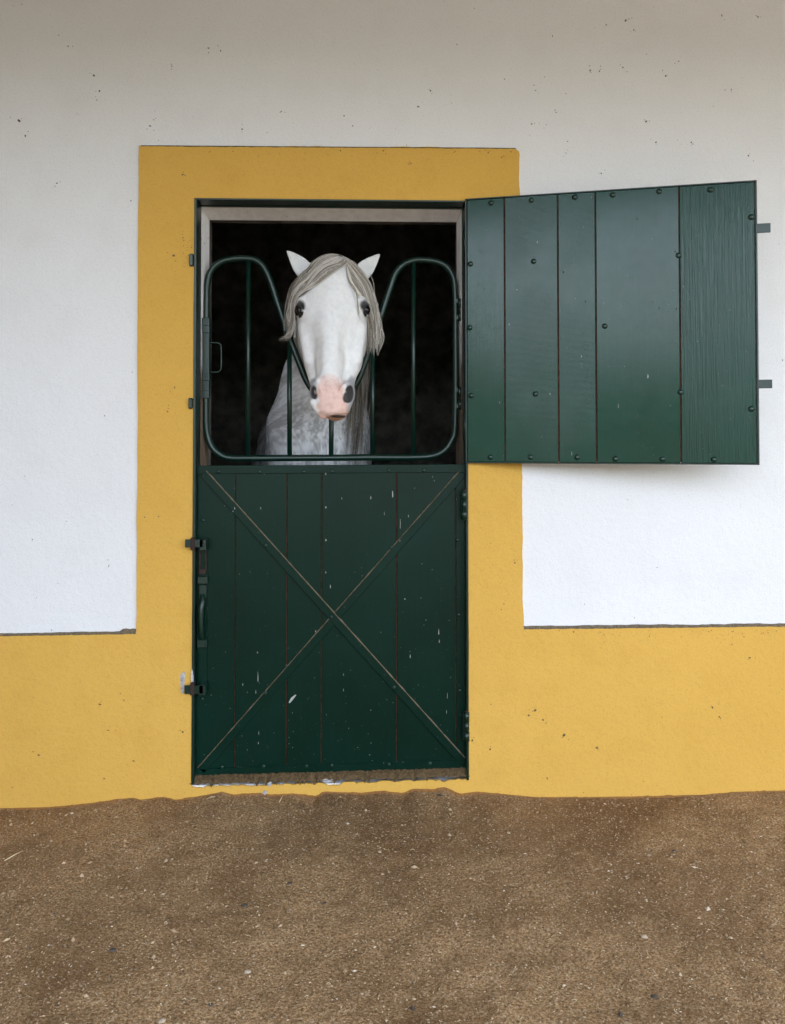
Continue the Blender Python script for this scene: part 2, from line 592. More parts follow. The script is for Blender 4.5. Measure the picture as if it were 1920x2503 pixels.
# lining of the opening: white painted boards behind the green frame
LY0, LY1 = .072, .150
def lining():
    """splayed white boards, mitred at the corners"""
    ix0, ix1, iz1 = float(pt(511, 800, LY1)[0]), float(pt(1117, 800, LY1)[0]), float(pt(810, 540, LY1)[2])
    z0, B = .02, LY1 + .004
    def board(name, a, b, c, d):
        v = [(a[0], LY0, a[1]), (b[0], LY0, b[1]), (c[0], LY1, c[1]), (d[0], LY1, d[1])]
        v += [(a[0], B, a[1]), (b[0], B, b[1]), (c[0], B, c[1]), (d[0], B, d[1])]
        f = [(0, 1, 2, 3), (3, 2, 6, 7), (0, 4, 5, 1), (0, 3, 7, 4), (1, 5, 6, 2), (4, 7, 6, 5)]
        o = MB().add(v, f).build(name, M_lining, stable)
        fix_normals(o)
    board('jamb_board', (LX0, z0), (LX0, LZ1 - .001), (ix0, iz1 - .001), (ix0, z0))
    board('jamb_board', (LX1, z0), (LX1, LZ1 - .001), (ix1, iz1 - .001), (ix1, z0))
    board('lintel_board', (LX0, LZ1), (LX1, LZ1), (ix1, iz1), (ix0, iz1))
    # masonry behind the frame, so no light leaks past the boards
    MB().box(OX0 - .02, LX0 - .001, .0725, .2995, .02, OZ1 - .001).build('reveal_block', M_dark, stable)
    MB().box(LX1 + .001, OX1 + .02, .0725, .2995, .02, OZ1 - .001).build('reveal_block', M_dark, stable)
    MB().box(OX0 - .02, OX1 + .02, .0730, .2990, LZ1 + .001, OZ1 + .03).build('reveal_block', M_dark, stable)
lining()

# green angle iron frame
FX0, FX1 = wx(482, -.012), wx(1139, -.012)
def frame():
    e = .0015
    mb = MB()
    mb.box(OX0 + e, OX0 + .011, -.013, .070, wz(1909), OZ1 - e, .002)
    mb.box(OX0 + .011, LX0 - .001, .058, .070, wz(1909), OZ1 - .012, .001)
    mb.build('frame_post', M_green_tube, stable)
    mb = MB()
    mb.box(OX1 - .010, OX1 - e, -.013, .070, wz(1909), OZ1 - e, .002)
    mb.box(LX1 + .001, OX1 - .010, .058, .070, wz(1909), OZ1 - .012, .001)
    mb.build('frame_post', M_green_tube, stable)
    mb = MB()
    mb.box(OX0 + .0115, OX1 - .0105, -.0125, .070, OZ1 - .009, OZ1 - e, .002)
    mb.box(OX0 + .0115, OX1 - .0105, .057, .071, LZ1, OZ1 - .0092, .001)
    mb.build('frame_head', M_green_tube, stable)
    for px, py, h in ((468, 636, 30), (466, 986, 26)):       # lugs welded on the side of the frame
        a, b = pt(px - 4, py - h / 2, -.012), pt(px + 6, py + h / 2, -.012)
        MB().box(a[0], b[0], -.021, -.0085, b[2], a[2], .003).build('frame_lug', M_green_tube, stable)
frame()

# threshold with dirt blown under the door
def threshold():
    x0, x1 = wx(470), wx(1146)
    nx, ny = 130, 12
    v, f = [], []
    rg = random.Random(3)
    lip = [rg.random() for _ in range(nx + 1)]
    for i in range(nx + 1):
        t = i / nx
        x = x0 + (x1 - x0) * t
        base = wz(1911, -.01) + (wz(1901, -.01) - wz(1911, -.01)) * t
        spill = .004 * lip[i] + (.013 if lip[i] > .90 else 0)
        for k in range(ny + 1):
            s = k / ny
            y = -.0105 + .115 * s
            z = base - spill * (1 - s) ** 6 + .040 * s ** .6 + rg.uniform(-.0022, .0022)
            v.append((x, y, z))
    for i in range(nx):
        for k in range(ny):
            a = i * (ny + 1) + k
            f.append((a, a + ny + 1, a + ny + 2, a + 1))
    MB().add(v, f, True).build('threshold_dirt', M_sill, stable)
    rg = random.Random(8)
    for px, py, a, b in ((648, 1937, 6, 6), (660, 1916, 7, 7), (800, 1908, 14, 5)):
        blotch(px, py, a, b, rg, 'bare_patch', M_bare, stable, -.0088)

def blotch(px, py, rx, ry, rg, name, mat, parent, Y, n=11, th=.0006):
    c = pt(px, py, Y)
    s = 1 / 667.
    vs_ = []
    for i in range(n):
        a = 2 * pi * i / n
        k = rg.uniform(.6, 1.2)
        vs_.append((c[0] + cos(a) * rx * s * k, c[2] + sin(a) * ry * s * k))
    mb = prism(vs_, [], Y, Y + th)
    return mb.build(name, mat, parent)
threshold()
rgp = random.Random(12)
def poly_patch(pxs, name, mat, parent, Y, th=.0006):
    return prism([P2(a, b, Y) for a, b in pxs], [], Y, Y + th).build(name, mat, parent)
poly_patch([(441, 1651), (448, 1643), (453, 1641), (452, 1660), (451, 1676), (450, 1696), (443, 1694), (442, 1675)], 'bare_patch', M_bare, stable, -.0088)
poly_patch([(469, 1632), (472, 1640), (474, 1658), (473, 1672), (468, 1676), (467, 1655)], 'bare_patch', M_bare, stable, -.0142)

# fly specks and splashes on the plaster: one mass nobody could count
def specks():
    rg = random.Random(21)
    mb = MB()
    def sp(px, py, r, Y, el=1.0):
        c = pt(px, py, Y)
        n = 6
        ang = rg.uniform(0, pi)
        pts = []
        for i in range(n):
            a = 2 * pi * i / n
            k = rg.uniform(.6, 1.25) * r / 667
            u, w = cos(a) * k, sin(a) * k * el
            pts.append((c[0] + u * cos(ang) - w * sin(ang), Y, c[2] + u * sin(ang) + w * cos(ang)))
        mb.add(pts, [tuple(range(n))])
    def where(px, py):
        on = (py > 1551 and px < 470) or (py > 1540 and px > 1150) or (340 < px < 473 and py > 360) or (340 < px < 1268 and 362 < py < 486) or (1150 < px < 1274 and py > 1140)
        return -.0087 if on else -.0007
    known = [(167, 113, 4), (230, 184, 6), (243, 223, 5), (47, 295, 6), (63, 332, 5), (368, 308, 6), (381, 289, 3), (510, 118, 5), (540, 124, 4), (421, 162, 3), (688, 272, 4),
             (593, 316, 4), (140, 448, 5), (1530, 50, 5), (1550, 73, 5), (1443, 172, 5), (1466, 174, 4), (1523, 165, 5), (1765, 37, 5), (1853, 41, 5), (1660, 150, 4), (1360, 275, 4),
             (1580, 297, 5), (1310, 221, 4), (1053, 222, 4), (1022, 261, 4), (1300, 303, 4), (1330, 313, 3), (1690, 348, 4), (1604, 348, 4), (1384, 374, 3), (1470, 424, 4), (1628, 186, 4),
             (1788, 219, 4), (1830, 380, 4), (447, 427, 5), (1005, 400, 4), (1194, 373, 4), (1308, 1736, 6), (1293, 1749, 5), (1328, 1760, 6), (1380, 1797, 7), (1459, 1828, 7), (1198, 1832, 5),
             (1742, 1729, 5), (1759, 1753, 5), (1833, 1608, 5), (1790, 1575, 4), (1259, 1376, 4), (1338, 1902, 4), (95, 1846, 5), (244, 1722, 4), (326, 1860, 5), (265, 1785, 5), (303, 1711, 3),
             (447, 1789, 6), (410, 1006, 4), (428, 948, 4), (425, 625, 6), (1226, 1490, 3), (267, 1381, 3), (1155, 1810, 5)]
    for px, py, r in known:
        sp(px, py, r * .62, where(px, py), rg.uniform(.5, .9))
        for _ in range(2): 
            a, b = px + rg.gauss(0, 7), py + rg.gauss(0, 7)
            sp(a, b, rg.uniform(.8, 1.5), where(a, b))
    for _ in range(330):
        px, py = rg.uniform(-60, 1980), rg.uniform(-30, 1930) if rg.random() < .7 else rg.uniform(-30, 380)
        if 440 < px < 1170 and py > 470: continue
        sp(px, py, .5 + 1.7 * rg.random() ** 3, where(px, py), rg.uniform(.3, 1))
    for _ in range(150):        # crumbs along the plaster edges
        k = rg.random()
        if k < .45: px, py = rg.uniform(1285, 1920), 1541 + rg.expovariate(1 / 7.)
        elif k < .75: px, py = rg.uniform(350, 1265), 368 + rg.expovariate(1 / 8.)
        else: px, py = rg.uniform(0, 1900), rg.gauss(1925, 22)
        sp(px, py, .6 + 1.6 * rg.random() ** 2, where(px, py), rg.uniform(.3, 1))
    for px, py in ((440, 585), (452, 600), (455, 618), (447, 635)):
        for _ in range(9):
            a, b = px + rg.gauss(8, 5), py + rg.gauss(0, 10)
            if a < 470 and rg.random() < .7: sp(a, b, rg.uniform(.6, 1.3), -.0087)
    o = mb.build('plaster_specks', M_speck, stable)
    o['kind'] = 'stuff'
specks()

# ================================================================== doors
def dome(mb, c, r, h, axis_y=-1, n=10, rings=3):
    v, f = [], []
    for k in range(rings):
        a = pi / 2 * k / rings
        for i in range(n):
            t = 2 * pi * i / n
            v.append((c[0] + cos(t) * r * cos(a), c[1] + axis_y * h * sin(a), c[2] + sin(t) * r * cos(a)))
    v.append((c[0], c[1] + axis_y * h, c[2]))
    for k in range(rings - 1):
        for i in range(n):
            f.append((k * n + i, k * n + (i + 1) % n, (k + 1) * n + (i + 1) % n, (k + 1) * n + i))
    for i in range(n):
        f.append(((rings - 1) * n + i, (rings - 1) * n + (i + 1) % n, rings * n))
    mb.add(v, f, True)
_bolt = MB(); dome(_bolt, (0, 0, 0), 1, .62)
bolt_me = None
def bolt(parent, loc, r, mat):
    """loc in the parent's own space"""
    global bolt_me
    if bolt_me is None:
        o = _bolt.build('bolt', mat, parent, (0, 0, 0))
        bolt_me = o.data
    else:
        o = link('bolt', bolt_me, None, parent)
    o.location = loc
    o.scale = (r, r, r)
    o.rotation_euler = (0, random.uniform(0, 6), 0)
    return o

# ---- lower half door, shut
DY = .026                                     # face of its boards
dx0, dx1 = wx(483, DY), wx(1140, DY)
dz1, dz0 = wz(1135, DY), wz(1886, DY)
door = thing('half_door', 'shut lower half of the green stable door with crossed braces', 'door', (dx1, DY, dz0))
seams = [483, 577, 702, 787, 970, 1114, 1140]
kinds = [M_green_door, M_green_door, M_green_door, M_green_door, M_green_door, M_green_door]
sag = wz(1893, DY) - wz(1879, DY)             # hangs a little low on the latch side
def shearz(mb):
    mb.v = [(x, y, z + sag * (dx1 - x) / (dx1 - dx0) * max(0, (dz1 - z) / (dz1 - dz0)) * 1.0 + .004 * ((dx1 - x) / (dx1 - dx0)) * (-1)) for x, y, z in mb.v]
    return mb
dzb = wz(1879, DY)
for i in range(6):
    a, b = wx(seams[i], DY), wx(seams[i + 1], DY)
    g = .0016 if i in (2, 3) else .0011
    mb = MB().box(a + g, b - g, DY + random.uniform(0, .0012), DY + .026, dzb, dz1 - .004, .0016)
    shearz(mb).build('plank', kinds[i], door)
shearz(MB().box(dx0 + .004, dx1 - .004, DY + .0045, DY + .0255, dzb + .004, dz1 - .008)).build('seam_backing', M_seam, door)
BT = .0055
RY = DY - BT
# flat bars: rails, stile, crossed braces
shearz(MB().box(dx0 - .001, dx1 + .001, RY, DY - .0002, wz(1155, RY), dz1, .0012)).build('top_rail', M_green_door, door)
shearz(MB().box(dx0 - .001, dx1 + .001, RY, DY - .0002, dzb - .002, wz(1860, RY), .0012)).build('bottom_rail', M_green_door, door)
def brace(p0, p1, w, y0, y1, name):
    a = Vector((p0[0], 0, p0[1])); b = Vector((p1[0], 0, p1[1]))
    d = (b - a).normalized(); nrm = Vector((-d.z, 0, d.x))
    if nrm.z < 0: nrm = -nrm
    L = (b - a).length
    M = Matrix(((d.x, 0, nrm.x, a.x), (0, 1, 0, 0), (d.z, 0, nrm.z, a.z), (0, 0, 0, 1)))
    o = MB().box(0, L, y0, y1, -w, 0, .0016, M).build(name, M_green_door, door)
    # grime lying along the upper edge
    rg = random.Random(len(name) + int(L * 1000))
    v, f = [], []
    n = 90
    for i in range(n + 1):
        t = L * i / n
        k = .0003 + .0016 * rg.random() ** 1.5
        for yy, q in ((y0 - .0006, -.0004 - k * .6), (y0 - .0003, k * .35), (y1 - .0008, k + .0012)):
            p = a + d * t + nrm * q
            v.append((p.x, yy, p.z))
    for i in range(n):
        for k in range(2):
            f.append((i * 3 + k, i * 3 + 3 + k, i * 3 + 4 + k, i * 3 + 1 + k))
    g = MB().add(v, f, True).build('dirt_line', M_dirtline, None, tuple(door.location))
    g.parent = o
    return o
Q = lambda px, py: P2(px, py, RY)
brace(Q(505, 1151), Q(1141, 1857), .030, RY - .0016, DY - .0003, 'brace')
brace(Q(484, 1877), Q(1124, 1151), .030, RY, DY - .0004, 'brace')
for px, py in [(534, 1153), (634, 1153), (743, 1153), (813, 1153), (951, 1150), (1036, 1150), (650, 1333), (649, 1693), (810, 1508), (957, 1338), (964, 1680), (497, 1272), (495, 1708),
               (1119, 1320), (1122, 1503), (1125, 1688), (543, 1875), (645, 1873), (750, 1872), (812, 1871), (951, 1868), (1052, 1866)]:
    yb = RY - (.0016 if (px, py) in ((650, 1333), (810, 1508), (964, 1680)) else 0) if not (1115 < px or px < 500) else DY
    p = pt(px, py, yb)
    bolt(door, (p[0] - dx1, yb - DY, p[2] - dz0), .0068, M_bolt)
def zbox(mb, px0, px1, py0, py1, y0, y1, b=.001):
    a, c = pt(px0, py0, y0), pt(px1, py1, y0)
    return mb.box(a[0], c[0], y0, y1, c[2], a[2], b)
# latch: flat bolt with lugs that reach over the frame
lat = MB()
zbox(lat, 486, 506, 1319, 1700, RY - .001, DY - .0005, .0012)
latch = lat.build('latch_plate', M_green_door, door)
def sub(mb, name, mat, parent):
    o = mb.build(name, mat, None, tuple(door.location)); o.parent = parent; return o
sub(zbox(MB(), 453, 497, 1319, 1338, -.030, -.021, .0012), 'bolt_lug', M_green_tube, latch)
sub(zbox(MB(), 451, 497, 1676, 1696, -.030, -.021, .0012), 'bolt_lug', M_green_tube, latch)
sub(zbox(MB(), 488, 504, 1319, 1345, -.030, RY - .0012, .0012), 'lug_base', M_green_tube, latch)
sub(zbox(MB(), 487, 503, 1674, 1700, -.030, RY - .0012, .0012), 'lug_base', M_green_tube, latch)
sub(zbox(MB(), 466, 476, 1315, 1345, -.0345, -.012, .0015), 'strike_staple', M_rust, latch)
sub(zbox(MB(), 465, 475, 1671, 1700, -.0345, -.012, .0015), 'strike_staple', M_rust, latch)
sub(zbox(MB(), 487, 491, 1340, 1392, RY - .006, RY - .0012, .0008), 'slot_edge', M_rust, latch)
sub(zbox(MB(), 502, 505, 1340, 1392, RY - .005, RY - .0012, .0008), 'slot_edge', M_rust, latch)
sub(zbox(MB(), 486, 504, 1391, 1404, RY - .006, RY - .0012, .0015), 'slot_edge', M_rust, latch)
sub(zbox(MB(), 483, 508, 1409, 1428, RY - .016, RY - .0013, .002), 'keeper', M_green_tube, latch)
sub(zbox(MB(), 482, 507, 1564, 1584, RY - .016, RY - .0013, .002), 'keeper', M_green_tube, latch)
sub(zbox(MB(), 487, 505, 1430, 1462, RY - .005, RY - .0012, .001), 'bolt_bar', M_green_tube, latch)
hp = [pt(496, 1455, RY - .004), pt(495, 1472, RY - .018), pt(492, 1492, RY - .026), pt(492, 1530, RY - .026), pt(494, 1550, RY - .020), pt(496, 1563, RY - .006)]
sub(MB().tube(catmull(hp, 5), [.010] * 26, 10), 'pull_handle', M_green_tube, latch)
# hinges
def hinge(parent, px, py0, py1, Y, r, leaf0, leaf1, name='hinge'):
    a, b = pt(px, py0, Y), pt(px, py1, Y)
    mb = MB()
    k = 3
    for i in range(k):
        z0 = a[2] + (b[2] - a[2]) * (i / k) - .0008
        z1 = a[2] + (b[2] - a[2]) * ((i + 1) / k) + .0008
        mb.tube([(a[0], Y, z0), (a[0], Y, z1)], r * (1.0 if i != 1 else .93), 12)
    h = mb.build(name, M_green_tube, parent)
    lf = MB()
    l0, l1 = pt(leaf0, py0 + 3, Y), pt(leaf1, py1 - 3, Y)
    lf.box(l0[0], l1[0], Y + r * .2, Y + r * .2 + .004, l1[2], l0[2], .001)
    o = lf.build('hinge_leaf', M_green_tube, None, tuple(parent.location)); o.parent = h
    pn = MB().tube([(a[0], Y, a[2] + .004), (a[0], Y, a[2] - .0005)], r * .75, 10).build('hinge_pin', M_rust, None, tuple(parent.location)); pn.parent = h
    return h
hinge(door, 1135, 1199, 1270, -.008, .0105, 1128, 1142)
hinge(door, 1141, 1740, 1813, -.008, .0105, 1132, 1147)

# dried splashes on a board
def splashes(parent, items, Y, off, name='dried_splashes', toplane=None):
    mb = MB()
    rg = random.Random(4)
    for px, py, w, h in items:
        n = 8
        p = toplane(px, py) if toplane else pt(px, py, Y)
        s = (.62 / 667.) if not toplane else (.68 / 690.)
        vs_ = []
        for i in range(n):
            a = 2 * pi * i / n
            k = rg.uniform(.75, 1.2)
            sx = w * s * cos(a) * k * (.55 if sin(a) > 0 else 1.0)
            vs_.append((p[0] + sx + rg.uniform(-.2, .2) * w * s, Y, p[2] + h * s * sin(a) * k))
        mb.add(vs_, [tuple(range(n - 1, -1, -1))])
    o = mb.build(name, M_drop, parent, off)
    o['kind'] = 'stuff'
    return o
rs = random.Random(31)
it = [(797, 1158, 2.6, 5), (797, 1240, 2.4, 5), (797, 1320, 2.4, 5), (797, 1399, 2, 4), (574, 1242, 2, 5), (570, 1250, 2, 3), (638, 1242, 2, 5), (631, 1655, 1.6, 22), (626, 1690, 1.5, 8),
      (594, 1673, 1.8, 5), (960, 1208, 2.6, 13), (907, 1216, 1.8, 6), (836, 1218, 1.6, 5), (979, 1280, 1.1, 22), (999, 1261, 1.3, 6), (990, 1464, 3, 3), (1073, 1545, 1.6, 13), (1074, 1567, 1.5, 8),
      (1003, 1604, 1.8, 8), (840, 1649, 1.4, 4), (840, 1686, 1.6, 6), (978, 1322, 2, 3), (633, 1790, 1.2, 10), (632, 1816, 1.2, 5), (1014, 1193, 2, 2), (1094, 1700, 1, 12), (1092, 1740, 1, 8),
      (808, 1433, 1.6, 8), (630, 1595, 2, 3), (772, 1543, 2, 5), (1032, 1378, 1.8, 1.5), (845, 1120, 1, 1), (1058, 1165, 1, 5), (1062, 1175, 1.4, 2), (940, 1255, .8, 8)]
for _ in range(420):
    px = rs.uniform(490, 1135); py = 1150 + 735 * rs.random() ** .55
    r = .35 + 1.0 * rs.random() ** 4
    it.append((px, py, r, r * rs.uniform(.8, 2)))
splashes(door, it, RY - .0022, tuple(door.location))
poly = [(706, 1717), (712, 1706), (722, 1698), (725, 1699), (716, 1711), (709, 1719)]
poly_patch(poly, 'bird_dropping', M_drop, door, DY - .0008)
# greasy smudge by the pull handle
M_smudge = flat('grease', (.016, .016, .020), .5, 60, .4, .2, .4)

# ---- upper half door, swung open to the right
HX, HY = wx(1140, -.018), -.018
FREE = np.array([1.337 + .002, -.27])
ang = math.atan2(FREE[1] - HY, FREE[0] - HX)
DV = np.array([cos(ang), sin(ang), 0.0]); NV = np.array([sin(ang), -cos(ang), 0.0])   # NV points to the yard
def upl(px, py, out=0.0):
    """point on the open leaf's face in the leaf's own space"""
    r = ray(px, py)
    o0 = np.array([HX, HY, 0]) + NV * out
    t = np.dot(o0 - CAM, NV) / np.dot(r, NV)
    p = CAM + r * t
    return np.array([np.dot(p - o0, DV), -out, p[2]])
uz0 = (upl(1143, 1131)[2] + upl(1857, 1136)[2]) / 2
uz1 = (upl(1137, 488)[2] + upl(1846, 441)[2]) / 2
uw = (upl(1847, 500)[0] + upl(1857, 1100)[0]) / 2
shut = thing('half_door', 'open upper half of the green stable door swung against the wall', 'door', (HX, HY, 0), ang)
z_lo, z_hi = uz0, uz1
sx = [upl(1143, 800)[0] * 0 + .004]
for a, b in ((1232, 1237), (1362, 1368), (1453, 1462), (1657, 1669)):
    sx.append((upl(a, 500)[0] + upl(b, 1120)[0]) / 2)
sx.append(uw - .004)
mats = [M_green, M_green_saw, M_green_saw, M_green, M_green_grain]
for i in range(5):
    g = .0019
    MB().box(sx[i] + g, sx[i + 1] - g, -.001 - .0008 * (i % 2), .024, z_lo + .004, z_hi - .004, .0016).build('plank', mats[i], shut, (0, 0, 0))
MB().box(.006, uw - .006, .0035, .0235, z_lo + .006, z_hi - .006).build('seam_backing', M_seam, shut, (0, 0, 0))
# thin angle iron rim round the boards
mb = MB()
MB().box(-.002, uw + .002, -.0045, .028, z_lo - .001, z_lo + .0034, .001).build('rim_bar', M_green_tube, shut, (0, 0, 0))
MB().box(-.002, uw + .002, -.0045, .028, z_hi - .0034, z_hi + .001, .001).build('rim_bar', M_green_tube, shut, (0, 0, 0))
MB().box(-.002, .0035, -.0045, .028, z_lo + .0036, z_hi - .0036, .001).build('rim_bar', M_green_tube, shut, (0, 0, 0))
MB().box(uw - .0035, uw + .002, -.0045, .028, z_lo + .0036, z_hi - .0036, .001).build('rim_bar', M_green_tube, shut, (0, 0, 0))
Zc = lambda x, y: (1100 + .4881 * x, 400 + .4881 * y)
for q in [(207, 197), (408, 184), (626, 168), (815, 157), (1047, 140), (1305, 131), (103, 503), (100, 822), (108, 1162), (420, 490), (429, 1154), (776, 814), (1145, 460), (1155, 1145), (1510, 268), (1510, 1228),
          (203, 1470), (404, 1470), (638, 1471), (829, 1479), (1065, 1480), (1323, 1482)]:
    p = upl(*Zc(*q))
    bolt(shut, (p[0], -.001, p[2]), .0108, M_bolt)
for py0, py1 in ((546, 568), (928, 949)):
    zt, zb_ = upl(1850, py0)[2], upl(1850, py1)[2]
    MB().box(uw + .0022, uw + .046, .004, .014, zb_, zt, .0012).build('bolt_lug', M_green_tube, shut, (0, 0, 0))
rs = random.Random(77)
it = [(1314, 592, 2, 6), (1264, 708, 2, 3), (1584, 920, 2, 8), (1422, 871, 1.5, 4), (1345, 962, 1.6, 4), (1447, 482, 1.2, 4), (1539, 464, 1.2, 4), (1427, 556, 1, 1.5), (1477, 741, 1.6, 2), (1407, 730, 1.2, 2),
      (1245, 793, 1, 4), (1222, 983, 1, 4), (1398, 1108, 1, 9), (1512, 992, 1, 8)]
for _ in range(150):
    px = rs.uniform(1150, 1845); py = 500 + 620 * rs.random() ** .6
    r = .3 + .7 * rs.random() ** 4
    it.append((px, py, r, r * rs.uniform(.8, 2.2)))
o = splashes(shut, it, -.0022, (0, 0, 0), toplane=upl)
# hinge knuckles between frame and leaf
for py0, py1 in ((560, 620), (1010, 1075)):
    za, zb_ = upl(1143, py0)[2], upl(1143, py1)[2]
    MB().tube([(-.004, .010, za), (-.004, .010, zb_)], .007, 10).build('hinge', M_green_tube, shut, (0, 0, 0))

# ================================================================== tube gate in the opening
GY = .105
gate = thing('stall_gate', 'green tubular gate with dipped top across the stall opening', 'gate', (wx(1114, GY), GY, wz(1118, GY)))
gp = [(503.5, 1023), (503.5, 960), (504, 850), (505, 740), (507, 693), (517, 661), (540, 641), (571, 633), (606, 632), (627, 637), (645, 653), (660, 684), (677, 735), (692.6, 782), (710, 832), (732, 887),
      (752, 934), (778, 966), (811, 979), (846, 966), (873, 934), (888, 898), (905, 850), (920, 805), (934, 765), (953, 707), (967, 669), (987, 647), (1012, 637), (1041, 636), (1071, 641), (1094, 654),
      (1109, 681), (1113, 721), (1114, 801), (1114.5, 952), (1112, 1051), (1105, 1076), (1088, 1100), (1060, 1114), (1011, 1118), (911, 1118), (810, 1119), (708, 1119.5), (606, 1120), (561, 1119), (537, 1110), (517, 1090), (506.5, 1059)]
path = catmull([pt(a, b, GY) for a, b in gp], 6, True)
MB().tube(path, .0125, 12, closed=True).build('frame_tube', M_green_tube, gate)
for px0, px1, top in ((608, 606, 636), (708, 708.5, 838), (811, 810, 982), (911.5, 911, 838), (1011, 1011, 641)):
    a, b = pt(px0, top, GY), pt(px1, 1115, GY)
    MB().tube([a, b], .0092, 12).build('bar', M_green_tube, gate)
# latch side: square strap, clips and a wire pull
lp = zbox(MB(), 495.5, 512, 776, 972, GY - .016, GY + .012, .002).build('latch_bar', M_green_tube, gate)
def gsub(mb, name, mat=M_green_tube):
    o = mb.build(name, mat, None, tuple(gate.location)); o.parent = lp; return o
gsub(zbox(MB(), 494, 513, 794, 814, GY - .0185, GY + .014, .002), 'clip')
gsub(zbox(MB(), 494, 513, 911, 931, GY - .0185, GY + .014, .002), 'clip')
gsub(zbox(MB(), 488, 512, 777, 795, GY - .021, GY - .0175, .001), 'keeper_tab')
gsub(zbox(MB(), 488, 512, 954, 973, GY - .021, GY - .0175, .001), 'keeper_tab')
gsub(MB().tube(catmull([pt(a, b, GY) for a, b in ((511, 838), (531, 838), (538, 841), (541, 850), (541, 895), (538, 906), (530, 910), (511, 908.5))], 6), .0032, 8), 'pull_loop')
for py0, py1 in ((730, 784), (947, 1001)):
    a, b = pt(1124.5, py0, GY - .01), pt(1125.5, py1, GY - .01)
    mb = MB()
    for t0, t1 in ((0, .42), (.56, 1)):
        p, q = a + (b - a) * t0, a + (b - a) * t1
        mb.tube([p, q], .0085, 12)
    h = mb.build('hinge', M_green_tube, gate)
    p, q = a + (b - a) * .36, a + (b - a) * .6
    o = MB().tube([p, q], .0052, 10).build('hinge_pin', M_rust, None, tuple(gate.location)); o.parent = h
    for t in (.1, .85):
        p = a + (b - a) * t
        o = MB().box(p[0] - .016, p[0], GY - .012, GY - .004, p[2] - .008, p[2] + .008, .001).build('hinge_tab', M_green_tube, None, tuple(gate.location)); o.parent = h

# ================================================================== horse
def smin(a, b, k):
    h = np.clip(.5 + .5 * (b - a) / k, 0, 1)
    return b + (a - b) * h - k * h * (1 - h)
def smax(a, b, k): return -smin(-a, -b, k)

class Field:
    def __init__(self): self.ops = []
    def add(self, kind, lo, hi, fn, k):
        self.ops.append((kind, np.array(lo, float) - 3 * k - .03, np.array(hi, float) + 3 * k + .03, fn, k))
    def ell(self, c, r, k=.02, cut=False, rot=None):
        c, r = np.array(c, float), np.array(r, float)
        R = np.array(rot.to_3x3()).T if rot is not None else None
        m = r.max()
        def fn(X, Y, Z):
            a, b, d = X - c[0], Y - c[1], Z - c[2]
            if R is not None:
                a, b, d = R[0, 0] * a + R[0, 1] * b + R[0, 2] * d, R[1, 0] * a + R[1, 1] * b + R[1, 2] * d, R[2, 0] * a + R[2, 1] * b + R[2, 2] * d
            k0 = np.sqrt((a / r[0]) ** 2 + (b / r[1]) ** 2 + (d / r[2]) ** 2)
            k1 = np.sqrt((a / r[0] ** 2) ** 2 + (b / r[1] ** 2) ** 2 + (d / r[2] ** 2) ** 2) + 1e-6
            return k0 * (k0 - 1) / k1
        self.add('cut' if cut else 'add', c - m, c + m, fn, k)
    def cone(self, p0, r0, p1, r1, k=.02, cut=False):
        p0, p1 = np.array(p0, float), np.array(p1, float)
        d = p1 - p0; L2 = d @ d
        def fn(X, Y, Z):
            t = np.clip(((X - p0[0]) * d[0] + (Y - p0[1]) * d[1] + (Z - p0[2]) * d[2]) / L2, 0, 1)
            return np.sqrt((X - p0[0] - t * d[0]) ** 2 + (Y - p0[1] - t * d[1]) ** 2 + (Z - p0[2] - t * d[2]) ** 2) - (r0 + (r1 - r0) * t)
        m = max(r0, r1)
        self.add('cut' if cut else 'add', np.minimum(p0, p1) - m, np.maximum(p0, p1) + m, fn, k)
    def chain(self, pts, k=.03):
        for (a, ra), (b, rb) in zip(pts[:-1], pts[1:]): self.cone(a, ra, b, rb, k)
    def grid(self, xs, ys, zs):
        V = np.full((len(xs), len(ys), len(zs)), .5, np.float32)
        for kind, lo, hi, fn, k in self.ops:
            sl = []
            for ax, l, h in zip((xs, ys, zs), lo, hi):
                i0, i1 = np.searchsorted(ax, l), np.searchsorted(ax, h)
                sl.append(slice(max(0, i0 - 1), min(len(ax), i1 + 1)))
            if any(s.stop - s.start < 1 for s in sl): continue
            X, Y, Z = np.meshgrid(xs[sl[0]], ys[sl[1]], zs[sl[2]], indexing='ij', sparse=True)
            d = fn(X, Y, Z)
            S = V[tuple(sl)]
            V[tuple(sl)] = smin(S, d, k) if kind == 'add' else smax(S, -d, k)
        return V
    def at(self, P):
        V = np.full(len(P), .5)
        for kind, lo, hi, fn, k in self.ops:
            m = np.all((P >= lo) & (P <= hi), axis=1)
            if not m.any(): continue
            q = P[m]
            d = fn(q[:, 0], q[:, 1], q[:, 2])
            V[m] = smin(V[m], d, k) if kind == 'add' else smax(V[m], -d, k)
        return V
    def grad(self, P, e=.003):
        g = np.stack([self.at(P + np.eye(3)[i] * e) - self.at(P - np.eye(3)[i] * e) for i in range(3)], 1)
        return g / (np.linalg.norm(g, axis=1, keepdims=True) + 1e-9)

